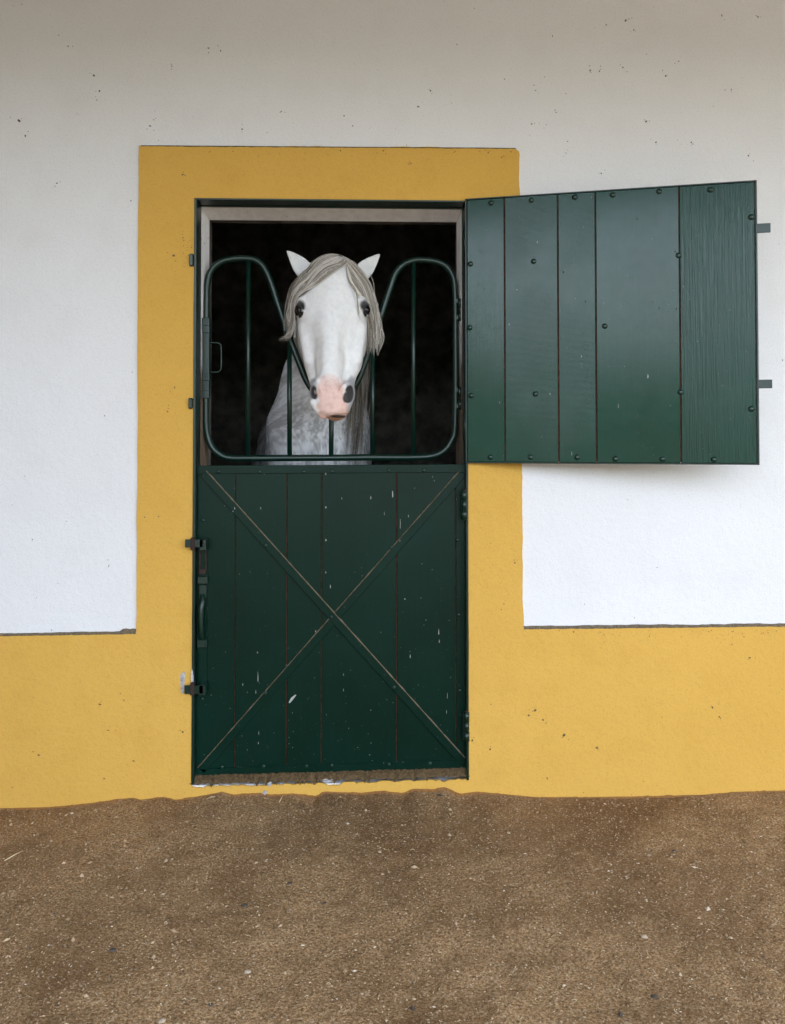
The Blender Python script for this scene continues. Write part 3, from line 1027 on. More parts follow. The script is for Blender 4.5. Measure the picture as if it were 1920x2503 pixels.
def surface_nets(V, xs, ys, zs):
    S = V < 0
    c = np.zeros(tuple(n - 1 for n in S.shape), np.int8)
    for a in (0, 1):
        for b in (0, 1):
            for d in (0, 1):
                c += S[a:S.shape[0] - 1 + a, b:S.shape[1] - 1 + b, d:S.shape[2] - 1 + d]
    act = (c > 0) & (c < 8)
    I, J, K = np.nonzero(act)
    idx = np.full(act.shape, -1, np.int32)
    idx[I, J, K] = np.arange(len(I))
    acc = np.zeros((len(I), 3)); cnt = np.zeros(len(I))
    corners = [(a, b, d) for a in (0, 1) for b in (0, 1) for d in (0, 1)]
    for p in corners:
        for ax in range(3):
            if p[ax]: continue
            q = list(p); q[ax] = 1
            va = V[I + p[0], J + p[1], K + p[2]]; vb = V[I + q[0], J + q[1], K + q[2]]
            m = (va < 0) != (vb < 0)
            t = np.where(m, va / np.where(m, va - vb, 1), 0)
            A = np.stack([xs[I + p[0]], ys[J + p[1]], zs[K + p[2]]], 1)
            B = np.stack([xs[I + q[0]], ys[J + q[1]], zs[K + q[2]]], 1)
            acc += np.where(m[:, None], A + (B - A) * t[:, None], 0); cnt += m
    P = acc / cnt[:, None]
    F = []
    for ax in range(3):
        a = [slice(None)] * 3; b = [slice(None)] * 3
        a[ax] = slice(0, -1); b[ax] = slice(1, None)
        s0, s1 = S[tuple(a)], S[tuple(b)]
        i, j, k = np.nonzero(s0 != s1)
        flip = s0[i, j, k]
        o = [0, 1, 2]; u, w = (ax + 1) % 3, (ax + 2) % 3
        g = np.stack([i, j, k], 1)
        ok = (g[:, u] > 0) & (g[:, w] > 0) & (g[:, u] < S.shape[u] - 1) & (g[:, w] < S.shape[w] - 1)
        g, flip = g[ok], flip[ok]
        quad = []
        for du, dw in ((-1, -1), (0, -1), (0, 0), (-1, 0)):
            h = g.copy(); h[:, u] += du; h[:, w] += dw
            quad.append(idx[h[:, 0], h[:, 1], h[:, 2]])
        quad = np.stack(quad, 1)
        quad[~flip] = quad[~flip][:, ::-1]
        F.append(quad)
    return P, np.concatenate(F)

H = Field()
# face: stacked cross sections (row in the photo, left, right, front Y, widest Y, back Y, exponent)
ST = [(630, 800, 832, .085, .13, .18, 2.0), (641, 774, 858, .050, .14, .24, 2.1), (665, 756, 872, .012, .12, .26, 2.3), (700, 746, 880, -.020, .095, .27, 2.5), (735, 735, 890, -.042, .070, .27, 2.9),
      (760, 728, 896, -.056, .050, .255, 2.7), (800, 732, 893, -.066, .035, .235, 2.5), (840, 736, 891, -.074, .022, .195, 2.4), (870, 740, 889, -.080, .010, .15, 2.35), (900, 746, 883, -.092, -.010, .095, 2.3),
      (925, 754, 871, -.118, -.050, .035, 2.3), (950, 760, 866, -.162, -.100, -.010, 2.4), (975, 763, 863, -.190, -.122, -.040, 2.5), (998, 769, 858, -.198, -.128, -.060, 2.5),
      (1012, 778, 850, -.195, -.132, -.075, 2.3), (1018, 790, 842, -.182, -.137, -.090, 2.2), (1023, 802, 832, -.165, -.140, -.110, 2.0)]
rows = []
for py, l, r, yf, ym, yb, e in ST:
    a, b = pt(l, py, ym), pt(r, py, ym)
    rows.append(((a[2] + b[2]) / 2, (a[0] + b[0]) / 2, (b[0] - a[0]) / 2, yf, ym, yb, e))
rows = np.array(rows)[::-1]
def spl(zq, col):
    """smooth (monotone-ish cubic) interpolation of a station column"""
    z, v = rows[:, 0], rows[:, col]
    m = np.gradient(v, z)
    i = np.clip(np.searchsorted(z, zq) - 1, 0, len(z) - 2)
    h = z[i + 1] - z[i]
    t = np.clip((zq - z[i]) / h, 0, 1)
    return (2 * t ** 3 - 3 * t ** 2 + 1) * v[i] + (t ** 3 - 2 * t ** 2 + t) * h * m[i] + (-2 * t ** 3 + 3 * t ** 2) * v[i + 1] + (t ** 3 - t ** 2) * h * m[i + 1]
ZT, ZBm = rows[-1, 0], rows[0, 0]
def face_fn(X, Y, Z):
    zz = np.clip(Z, ZBm, ZT)
    xc, w, yf, ym, yb, e = (spl(zz, i) for i in range(1, 7))
    u = np.abs(X - xc) / w
    dy = Y - ym
    v = np.abs(dy) / np.where(dy < 0, ym - yf, yb - ym)
    ee = np.where(dy < 0, e, 2.0)
    nrm = (u ** ee + v ** ee + 1e-9) ** (1 / ee)
    d = (nrm - 1) * np.minimum(w, np.where(dy < 0, ym - yf, yb - ym)) * .85
    over = np.maximum(np.maximum(Z - ZT, ZBm - Z), 0)
    return np.where(over > 0, np.sqrt(np.maximum(d, 0) ** 2 + over ** 2) + np.minimum(d, 0) * 0 + over * .2, d)
H.add('add', (rows[:, 1].min() - .16, -.24, ZBm - .02), (rows[:, 1].max() + .16, .32, ZT + .02), face_fn, .012)
h = lambda px, py, Y: pt(px, py, Y)
# skull top, nasal bone, cheeks, jaw
H.ell(h(815, 674, .13), (.074, .10, .060), .03)
H.cone(h(812, 705, .030), .050, h(808, 800, -.045), .046, .035)
H.cone(h(808, 800, -.045), .046, h(806, 880, -.095), .043, .022)
H.cone(h(806, 880, -.095), .043, h(806, 955, -.142), .046, .022)
H.ell(h(811, 715, .020), (.070, .052, .085), .03)
for s, px in ((-1, 748), (1, 880)):
    H.ell(h(px, 815, .115), (.030, .085, .105), .03)
# eye sockets: bony brow over each eye
H.ell(h(738, 738, .010), (.016, .034, .014), .020)
H.ell(h(886, 736, .010), (.016, .034, .014), .020)
# facial crests and the hollows between them and the nose
H.cone(h(744, 805, -.012), .016, h(754, 880, -.052), .012, .022)
H.cone(h(883, 805, -.012), .016, h(874, 880, -.052), .012, .022)
H.cone(h(769, 815, -.104), .012, h(771, 905, -.146), .011, .024, True)
H.cone(h(848, 815, -.104), .012, h(846, 905, -.146), .011, .024, True)
# muzzle: nostril wings, upper lip, chin
H.ell(h(774, 955, -.150), (.0215, .046, .038), .016)
H.ell(h(852, 957, -.150), (.0215, .046, .040), .016)
H.ell(h(811, 978, -.168), (.050, .032, .044), .024)
H.ell(h(806, 1006, -.165), (.042, .032, .019), .014)
H.ell(h(822, 1017, -.115), (.034, .034, .017), .008)
H.cone(h(768, 985, -.165), .014, h(790, 1016, -.172), .012, .012)
# nostrils and mouth
rl = Matrix.Rotation(radians(-16), 4, 'Y') @ Matrix.Rotation(radians(30), 4, 'Z')
rr_ = Matrix.Rotation(radians(20), 4, 'Y') @ Matrix.Rotation(radians(-30), 4, 'Z')
H.ell(h(771, 956, -.196), (.0062, .046, .027), .006, True, rl)
H.ell(h(852, 961, -.192), (.0135, .048, .033), .006, True, rr_)
# soft folds inside each nostril leave a slit on the left and a crescent on the right
H.ell(h(778, 958, -.174), (.0105, .032, .032), .005, False, rl)
H.ell(h(843, 955, -.172), (.0080, .030, .026), .004, False, rr_)
H.cone(h(806, 1016, -.215), .0035, h(846, 1014, -.16), .0035, .006, True)
# eyes sit in the side of the face; lids close round them
def surf(px, py):
    r = ray(px, py); r = r / np.linalg.norm(r)
    t = np.linspace(2.5, 3.4, 1801)
    P = CAM + r * t[:, None]
    f = H.at(P)
    i = int(np.argmax(f < 0))
    p = P[i]
    return p, H.grad(p[None])[0]
EYES = []
for px, py, s in ((733.5, 760, -1), (893, 758, 1)):
    p, nn = surf(px, py)
    nn = nn * .5 + np.array([s * .85, -.50, 0]) * .5; nn /= np.linalg.norm(nn)
    c = p - nn * .0015
    EYES.append((c, nn))
    up = np.array([0, 0, 1.0]); sd = np.cross(up, nn); sd /= np.linalg.norm(sd); up = np.cross(nn, sd)
    R_ = .0220
    arc = lambda a0, a1, el, n=9: [c + nn * (.0110 * (1 - abs(t) ** 2 * .55)) + sd * (R_ * t) + up * (el * (1 - t * t)) for t in np.linspace(a0, a1, n)]
    H.chain([(q, .0048) for q in arc(-1.05, 1.05, .0215)], .007)
    H.chain([(q, .0024) for q in arc(-1.05, 1.05, -.0215)], .004)
EL, ER = EYES[0][0], EYES[1][0]
# ears: leaf shaped, turned out
def ear(tip, mid, base, yb, s):
    T, B = np.array(h(*tip, .085)), np.array(h(*base, yb))
    Mi = np.array(h(*mid, .09))
    ax = (T - B); L = np.linalg.norm(ax); ax /= L
    side = np.cross(ax, np.array([0, 1, 0])); side /= np.linalg.norm(side)
    nn = np.cross(side, ax)
    bend = (Mi - (B + T) / 2)
    def fn(X, Y, Z):
        a, b, c = X - B[0], Y - B[1], Z - B[2]
        t = (a * ax[0] + b * ax[1] + c * ax[2]) / L
        tt = np.clip(t, 0, 1)
        q = 4 * tt * (1 - tt)
        a, b, c = a - bend[0] * q, b - bend[1] * q, c - bend[2] * q
        u = a * side[0] + b * side[1] + c * side[2]
        w = a * nn[0] + b * nn[1] + c * nn[2]
        # width swells above the base then runs to a point
        wd = np.interp(tt, [0, .12, .3, .5, .7, .88, .96, 1], [.026, .031, .034, .031, .022, .0125, .008, .004])
        th = np.interp(tt, [0, .3, .7, 1], [.018, .013, .008, .004])
        w = w + (u / .03) ** 2 * .010 * np.clip(tt * 3, 0, 1)
        d = (np.sqrt((u / wd) ** 2 + (w / th) ** 2) - 1) * th * .8
        over = np.maximum(np.maximum(-t, t - 1), 0) * L
        return np.maximum(d, over - .002)
    lo = np.minimum(T, B) - .04; hi = np.maximum(T, B) + .04
    H.add('add', lo, hi, fn, .012)
ear((703, 614), (727, 640), (755, 678), .11, -1)
ear((928, 622), (903, 648), (874, 682), .11, 1)
# neck, chest, trunk, legs
H.chain([(h(812, 740, .19), .110), (h(806, 830, .25), .125), (h(788, 930, .34), .150), (h(766, 1040, .45), .190)], .06)
H.cone(h(822, 720, .23), .075, h(800, 840, .95), .11, .08)
bodyc = h(758, 1100, 1.4)
H.ell(h(766, 1140, .56), (.195, .25, .31), .09)
H.ell(h(734, 1090, .74), (.125, .22, .33), .10)
H.ell(h(830, 1100, .74), (.15, .24, .34), .10)
H.ell((bodyc[0], 1.40, 1.18), (.275, .72, .335), .12)
H.ell((bodyc[0] - .06, 2.10, 1.24), (.31, .40, .33), .12)
for s in (-1, 1):
    x = h(762, 1130, .60)[0] + s * .13
    H.chain([((x, .72, .98), .115), ((x, .73, .72), .075), ((x + s * .01, .70, .46), .052), ((x + s * .01, .70, .42), .050), ((x + s * .01, .72, .16), .034), ((x + s * .01, .70, .10), .043), ((x + s * .01, .65, .045), .050)], .03)
    x = bodyc[0] - .06 + s * .17
    H.chain([((x, 2.15, 1.10), .19), ((x + s * .03, 2.02, .82), .12), ((x, 2.32, .58), .062), ((x, 2.34, .52), .055), ((x, 2.28, .18), .038), ((x, 2.25, .10), .046), ((x, 2.20, .045), .052)], .03)
# tail root
H.cone((bodyc[0] - .06, 2.46, 1.36), .05, (bodyc[0] - .06, 2.58, 1.1), .03, .03)

def axis(fine0, fine1, step, lo, hi, coarse):
    f = np.arange(fine0, fine1, step)
    a = [fine0]; s = step
    while a[-1] > lo: s = min(s * 1.18, coarse); a.append(a[-1] - s)
    b = [f[-1]]; s = step
    while b[-1] < hi: s = min(s * 1.18, coarse); b.append(b[-1] + s)
    return np.concatenate([np.array(a[1:])[::-1], f, np.array(b[1:])])
hx = (h(811, 800, 0)[0])
GX = axis(hx - .17, hx + .17, .0036, bodyc[0] - .55, hx + .45, .024)
GYs = axis(-.225, .17, .0042, -.27, 2.75, .026)
GZ = axis(h(811, 1036, -.15)[2], h(811, 606, .08)[2], .0036, -.02, h(811, 606, .08)[2] + .05, .024)
Vg = H.grid(GX, GYs, GZ)
Vg = np.maximum(Vg, (.006 - GZ)[None, None, :].astype(np.float32))      # hooves end flat on the floor
HP, HF = surface_nets(Vg, GX, GYs, GZ)
del Vg

def lerp(a, b, t): return a * (1 - t[:, None]) + b * t[:, None]
def sst(x, a, b):
    t = np.clip((x - a) / (b - a), 0, 1); return t * t * (3 - 2 * t)
def n3(P, s, seed):
    return vnoise(P[:, 0] + P[:, 1] * .73, P[:, 2] + P[:, 1] * .41, s, seed)
def project(P):
    """photo position of points (for placing markings)"""
    d = P - CAM
    c, s = cos(YAW), sin(YAW)
    x, y, z = c * d[:, 0] - s * d[:, 1], s * d[:, 0] + c * d[:, 1], d[:, 2]
    a = -(pi / 2 + PIT)
    yy, zz = cos(a) * y - sin(a) * z, sin(a) * y + cos(a) * z
    return CX + FPX * x / -zz, CY - FPX * yy / -zz
_ic = [i for i, op in enumerate(H.ops) if op[0] == 'cut'][2:4]
NOSTRILS = [(H.ops[_ic[0]], H.ops[_ic[1] + 1]), (H.ops[_ic[1]], H.ops[_ic[1] + 2])]
def coat(P):
    """coat colours: white face, pink nose, grey skin at nostrils and eyes, dappled body"""
    n = len(P)
    white = np.array([.82, .815, .80]); grey = np.array([.30, .30, .31]); pink = np.array([.78, .51, .43]); skin = np.array([.010, .009, .010])
    col = np.tile(white, (n, 1))
    col = lerp(col, np.array([.66, .655, .66]), np.clip(n3(P, .012, 5) + .3, 0, 1) * .5)
    head = (P[:, 1] < .3) & (P[:, 2] > 1.2)
    # dapples on neck, chest and trunk
    far = sst(P[:, 1], .12, .27)
    d1 = n3(P, .075, 8) * .7 + .6 * n3(P, .026, 9) + .9 * n3(P, .010, 10) + .7 * n3(P, .005, 14)
    dap = np.clip(.42 + 1.35 * d1, 0, 1)
    body = lerp(np.tile(np.array([.86, .86, .87]), (n, 1)), np.array([.34, .335, .335]), dap)
    col = lerp(col, body, far)
    leg = sst(-P[:, 2], -.75, -.35)
    col = lerp(col, np.array([.10, .10, .10]), leg * .8)
    # muzzle
    A = h(812, 985, -.19)
    wob = n3(P, .03, 12) * .8 + n3(P, .010, 13) * .4
    wx_ = .053 + .012 * sst(-P[:, 2], -A[2] - .015, -A[2] + .03)
    r = (np.abs((P[:, 0] - A[0]) / wx_) ** 3 + np.abs((P[:, 2] - A[2]) / .104) ** 3) ** (1 / 3) + wob * .5
    mz = (P[:, 1] < -.02) & head
    pk = (1 - sst(r, .80, 1.04)) * mz
    up = sst(P[:, 2], A[2] + .050, A[2] + .118)
    col = lerp(col, pink, pk * (.86 - .62 * up))
    col = lerp(col, np.array([.50, .28, .20]), pk * np.clip(n3(P, .007, 15) * 2 - .1, 0, 1) * .4)
    low = (1 - sst(P[:, 2], A[2] - .062, A[2] - .035)) * mz
    col = lerp(col, np.array([.66, .38, .26]), low * pk * .7)
    # grey skin along both nostrils and the far right of the lip
    for c, rx, rz, k in ((h(764, 950, -.15), .019, .040, .85), (h(861, 954, -.15), .021, .052, .95), (h(858, 1000, -.15), .014, .03, .7)):
        q = np.sqrt(((P[:, 0] - c[0]) / rx) ** 2 + ((P[:, 2] - c[2]) / rz) ** 2) + wob * .3
        col = lerp(col, np.array([.36, .365, .385]), (1 - sst(q, .75, 1.2)) * mz * k * (1 - .5 * pk))
    for op, fold in NOSTRILS:  # near-black in the hollows stands in for their inner shade
        d = op[3](P[:, 0], P[:, 1], P[:, 2]) + .006 * (1 - sst(fold[3](P[:, 0], P[:, 1], P[:, 2]), .0005, .003))
        col = lerp(col, np.array([.020, .017, .018]), (1 - sst(d, -.0005, .0022)) * mz)
    mo = h(828, 1018, -.15)
    q = np.sqrt(((P[:, 0] - mo[0]) / .030) ** 2 + ((P[:, 2] - mo[2]) / .006) ** 2)
    col = lerp(col, np.array([.06, .045, .04]), (1 - sst(q, .6, 1.2)) * mz)
    # dark skin round the eyes
    for c, dx in ((EL, 1), (ER, -1)):
        cc = c + np.array([dx * .001, -.010, .013])
        qr = np.linalg.norm((P - c[None]) / np.array([.0235, .028, .0265]), axis=1)
        col = lerp(col, skin, (1 - sst(qr, .88, 1.08)) * head)
        q = np.sqrt(((P[:, 0] - cc[0]) / .020) ** 2 + ((P[:, 1] - cc[1]) / .036) ** 2 + ((P[:, 2] - cc[2]) / .026) ** 2) + wob * .15
        col = lerp(col, skin, (1 - sst(q, .60, 1.25)) * head * .95)
    # greyer with depth, from the front of the face backwards
    ch = sst(P[:, 1], -.05, .08) * head * .22
    col = lerp(col, np.array([.50, .50, .51]), ch)
    return np.clip(col, 0, 1)

def horse_mat():
    n = NT('horse_coat')
    a = n.N('ShaderNodeAttribute'); a.attribute_name = 'col'
    f = n.noise(70, 5, .65, n.mapc((4, 4, 1)))
    f2 = n.noise(500, 2, .6, n.mapc((1, 1, .3)))
    c = n.mix(n.ramp(f, [(.42, 0), (.75, .16)]), a.outputs['Color'], (.45, .45, .46), 'MULTIPLY')
    c = n.mix(n.ramp(n.noise(26, 5, .65), [(.48, 0), (.75, .22)]), c, (.62, .62, .64), 'MULTIPLY')
    hgt = n.math('ADD', n.math('MULTIPLY', f, .6), n.math('MULTIPLY', f2, .4))
    m = n.set(c, .72, n.bump(n.noise(22, 3, .5), .22, .012, n.bump(hgt, .36, .004)), .18)
    n.b.inputs['Sheen Weight'].default_value = 0
    return m
M_horse = horse_mat()
horse = thing('horse', 'grey white horse looking out over the stall gate', 'horse', (bodyc[0], 1.5, 0.02))
off = np.array(horse.location)
me = bpy.data.meshes.new('body')
me.from_pydata((HP - off).tolist(), [], HF.tolist())
me.polygons.foreach_set('use_smooth', [True] * len(me.polygons))
ca = me.color_attributes.new('col', 'FLOAT_COLOR', 'POINT')
cc = np.ones((len(HP), 4), np.float32); cc[:, :3] = coat(HP)
ca.data.foreach_set('color', cc.ravel())
link('body', me, M_horse, horse)

# eyes
def eye_mat():
    n = NT('horse_eye')
    return n.set(n.ramp(n.noise(40, 2), [(.3, (.004, .003, .003)), (.7, (.012, .008, .006))]), .06, None, .6)
M_eye = eye_mat()
M_eye.node_tree.nodes['Principled BSDF'].inputs['Specular IOR Level'].default_value = .35
def eye(c):
    bm = bmesh.new()
    bmesh.ops.create_uvsphere(bm, u_segments=24, v_segments=16, radius=.0210)
    bm.verts.index_update()
    vs_ = [(v.co.x + c[0], v.co.y + c[1], v.co.z * 1.08 + c[2]) for v in bm.verts]
    fs = [tuple(v.index for v in f.verts) for f in bm.faces]
    bm.free()
    return MB().add(vs_, fs, True).build('eye', M_eye, horse)
eye(EL)
eye(ER)

# hair: every strand a thin tapered tube
def hair_mat():
    n = NT('horse_hair')
    a = n.N('ShaderNodeAttribute'); a.attribute_name = 'col'
    return n.set(a.outputs['Color'], .5, None, .35)
M_hair = hair_mat()
class Hair:
    def __init__(self): self.S, self.C, self.R = [], [], []
    def bundle(self, g0, g1, n, rg, jitter=.006, y=.0, cut=(.75, 1.0), r=(.0005, .0011), wave=.004, dark=.5, root_y=None, clump=14, N=18, tint=None):
        """strands spread between two guide curves given as photo rows with depths"""
        A = np.array([pt(*p) for p in g0]); B = np.array([pt(*p) for p in g1])
        def rs_(P):
            c = np.array(catmull(P, 8)); d = np.concatenate([[0], np.cumsum(np.linalg.norm(np.diff(c, axis=0), axis=1))])
            t = np.linspace(0, d[-1], N)
            return np.stack([np.interp(t, d, c[:, i]) for i in range(3)], 1)
        A, B = rs_(A), rs_(B)
        i = 0
        while i < n:
            w0 = rg.random(); L0 = rg.uniform(*cut); ph = rg.uniform(0, 6.3); wl = rg.uniform(.5, 1.3)
            j0 = np.array([rg.gauss(0, jitter), -abs(rg.gauss(0, jitter * 1.0)), rg.gauss(0, jitter * .6)])
            tone0 = rg.random()
            for _ in range(rg.randint(3, clump)):
                dw = rg.gauss(0, .032)
                sq = np.linspace(0, 1, N)
                w = np.clip(w0 + dw * (1 - .85 * sq ** .8), 0, 1)[:, None]
                P = A * (1 - w) + B * w
                m = min(1.0, L0 * rg.uniform(.9, 1.02))
                t = np.linspace(0, m, N)
                s = np.linspace(0, 1, N)
                P = np.stack([np.interp(t, s, P[:, k]) for k in range(3)], 1)
                jj = j0 + np.array([rg.gauss(0, .0015), rg.gauss(0, .0015), rg.gauss(0, .001)])
                P = P + jj[None] * (s ** .7)[:, None]
                P[:, 0] += np.sin(s * 7 * wl + ph) * wave * s
                P[:, 1] += np.cos(s * 6 * wl + ph * 1.7) * wave * .6 * s
                self.S.append(P); self.R.append(rg.uniform(*r))
                t_ = min(1, max(0, tone0 * .8 + rg.gauss(.1, .12)))
                lo, hi = np.array([.16, .125, .090]), np.array([.90, .85, .76])
                self.C.append((lo + (hi - lo) * t_ ** (1 + dark)) * (tint or 1.0))
                i += 1
    def build(self, name, clear=.003, push=True):
        S = np.array(self.S); n, N, _ = S.shape
        if push:
            for _ in range(4):
                P = S.reshape(-1, 3)
                f = H.at(P); m = f < clear
                if m.any():
                    g = H.grad(P[m])
                    P[m] += g * (clear - f[m])[:, None] * .9
                S = P.reshape(n, N, 3)
            # ease kinks
            S[:, 1:-1] = .5 * S[:, 1:-1] + .25 * (S[:, :-2] + S[:, 2:])
        T = np.gradient(S, axis=1); T /= np.linalg.norm(T, axis=2, keepdims=True) + 1e-9
        U = np.cross(T, np.array([0, 1.0, .2])); U /= np.linalg.norm(U, axis=2, keepdims=True) + 1e-9
        W = np.cross(T, U)
        s = np.linspace(0, 1, N)
        prof = np.clip(1 - s ** 3 * .8, .15, 1) * np.array(self.R)[:, None]
        V = np.stack([S + (U * cos(a) + W * sin(a)) * prof[..., None] for a in (0.5, 0.5 + 2 * pi / 3, .5 + 4 * pi / 3)], 2)
        V = V.reshape(-1, 3)
        base = (np.arange(n)[:, None, None] * N + np.arange(N - 1)[None, :, None]) * 3
        k = np.arange(3)[None, None, :]
        Fq = np.stack([base + k, base + (k + 1) % 3, base + 3 + (k + 1) % 3, base + 3 + k], -1).reshape(-1, 4)
        me = bpy.data.meshes.new(name)
        me.from_pydata((V - off).tolist(), [], Fq.tolist())
        me.polygons.foreach_set('use_smooth', [True] * len(me.polygons))
        col = np.ones((n, N * 3, 4), np.float32)
        col[:, :, :3] = np.array(self.C)[:, None, :]
        ca = me.color_attributes.new('col', 'FLOAT_COLOR', 'POINT')
        ca.data.foreach_set('color', col.ravel())
        return link(name, me, M_hair, horse)

rg = random.Random(5)
fl = Hair()
L1 = [(846, 646, .04), (826, 672, .01), (793, 693, -.02), (760, 706, -.03), (736, 720, -.01), (725, 738, .01), (722, 768, .03), (722, 795, .03), (715, 816, .03), (706, 830, .03)]
L2 = [(812, 631, .06), (782, 640, .05), (754, 660, .05), (727, 686, .06), (712, 716, .06), (706, 755, .06), (703, 785, .05), (705, 808, .045), (702, 828, .04)]
R1 = [(846, 647, .04), (847, 668, .01), (856, 694, -.02), (870, 712, -.01), (876, 735, -.005), (886, 766, .02), (895, 790, .04), (897, 840, .05), (897, 880, .05)]
R2 = [(836, 631, .06), (869, 650, .06), (897, 683, .06), (912, 722, .06), (920, 766, .06), (925, 799, .06), (926, 828, .06), (921, 850, .06), (915, 874, .06)]
L0 = [(842, 630, .08), (800, 632, .085), (765, 650, .085), (731, 688, .085), (714, 722, .08), (707, 765, .07), (705, 800, .06)]
R0 = [(832, 630, .08), (866, 640, .085), (893, 676, .085), (911, 722, .08), (922, 772, .075), (928, 830, .07)]
fl.bundle(L1, L2, 470, rg, .0036, cut=(.50, 1.0), wave=.0035)
fl.bundle(L2, L0, 230, rg, .0025, cut=(.50, 1.0), wave=.003, tint=.85)
fl.bundle(R1, R2, 470, rg, .004, cut=(.50, .98), wave=.004)
fl.bundle(R2, R0, 210, rg, .0025, cut=(.5, .98), wave=.004, tint=.85)
# loose locks
L3 = [(838, 640, .05), (800, 655, .03), (765, 680, .01), (740, 706, .0), (722, 735, .02), (715, 780, .03), (712, 815, .03), (700, 831, .03), (684, 832, .03)]
for k in range(9):
    e = (rg.uniform(682, 706), rg.uniform(815, 845))
    G = [(712 + rg.uniform(-6, 6), 735, .04), (706 + rg.uniform(-5, 8), 775, .04), (712 + rg.uniform(-6, 6), 803, .035), (705 + rg.uniform(-4, 6), 822, .03), (e[0], e[1], .03)]
    fl.bundle(G, G, 8, rg, .003, cut=(.9, 1.0), wave=.005, r=(.0004, .0008), clump=8, dark=.2)
    G = [(918 + rg.uniform(-8, 8), 740, .05), (925 + rg.uniform(-9, 8), 785, .05), (931 + rg.uniform(-12, 4), 825, .05), (926 + rg.uniform(-16, 4), 860 + rg.uniform(-15, 25), .05)]
    fl.bundle(G, G, 8, rg, .003, cut=(.85, 1.0), wave=.006, r=(.0004, .0008), clump=8, dark=.2)
fl.bundle(L3, L3, 30, rg, .004, cut=(.95, 1.0), wave=.004, dark=.1)
R3 = [(846, 647, .03), (848, 672, .0), (858, 692, -.03), (871, 708, -.03), (874, 735, -.04), (877, 765, -.04), (882, 785, -.03)]
fl.bundle(R3, R3, 26, rg, .0018, cut=(.9, 1.0), wave=.002, dark=.3, r=(.0006, .0010))
R4 = [(905, 668, .08), (913, 690, .07), (914, 712, .07), (920, 740, .06)]
fl.bundle(R4, R4, 5, rg, .004, cut=(.9, 1.0), wave=.004, r=(.0005, .0008))
for k in range(30):
    a, b = rg.uniform(703, 740), rg.uniform(895, 926)
    G = [(800 + rg.uniform(-25, 25), 634, .06), (770, 648 + rg.uniform(-8, 8), .05), (a + 12, 690, .05), (a, 730, .05), (a - 4, 780, .05), (a + rg.uniform(-10, 10), 825 + rg.uniform(-20, 20), .05)]
    fl.bundle(G, G, 2, rg, .006, cut=(.7, 1.0), wave=.007, r=(.0003, .0006), clump=3)
    G = [(850 + rg.uniform(-15, 15), 640, .06), (885, 668 + rg.uniform(-8, 8), .06), (b - 8, 720, .06), (b, 770, .06), (b + 2, 820, .06), (b + rg.uniform(-8, 8), 850 + rg.uniform(-20, 20), .06)]
    fl.bundle(G, G, 2, rg, .006, cut=(.7, 1.0), wave=.007, r=(.0003, .0006), clump=3)
for k in range(34):
    a = rg.uniform(702, 727); e = rg.uniform(785, 840)
    G = [(a + 8, 735, .05), (a, 765, .045), (a + rg.uniform(-6, 8), 800, .04), (a + rg.uniform(-10, 12), e, .04)]
    fl.bundle(G, G, 5, rg, .004, cut=(.85, 1.0), wave=.007, r=(.0004, .0009), clump=6, dark=.3)
    b = rg.uniform(896, 924); e = rg.uniform(800, 880)
    G = [(b - 10, 715, .05), (b, 765, .05), (b + rg.uniform(-6, 6), 800, .05), (b + rg.uniform(-10, 8), e, .05)]
    fl.bundle(G, G, 5, rg, .004, cut=(.85, 1.0), wave=.007, r=(.0004, .0009), clump=6, dark=.3)
fl.build('forelock')

mn = Hair()  # tints below darken the mane to paint in the stall gloom
M1 = [(836, 650, .22), (868, 700, .24), (876, 780, .24), (872, 860, .22), (866, 930, .24), (862, 1010, .28), (858, 1090, .32), (856, 1150, .34)]
M2 = [(846, 645, .28), (882, 690, .32), (898, 770, .32), (898, 860, .30), (894, 930, .30), (890, 1010, .32), (882, 1090, .36), (878, 1150, .38)]
mn.bundle(M1, M2, 620, rg, .009, cut=(.6, 1.0), wave=.010, r=(.0005, .0011), dark=1.0, tint=.62)
mn.bundle(M1, M2, 100, rg, .018, cut=(.6, .95), wave=.014, r=(.0004, .0008), dark=.4, tint=.7)
mn.build('mane', clear=.004)

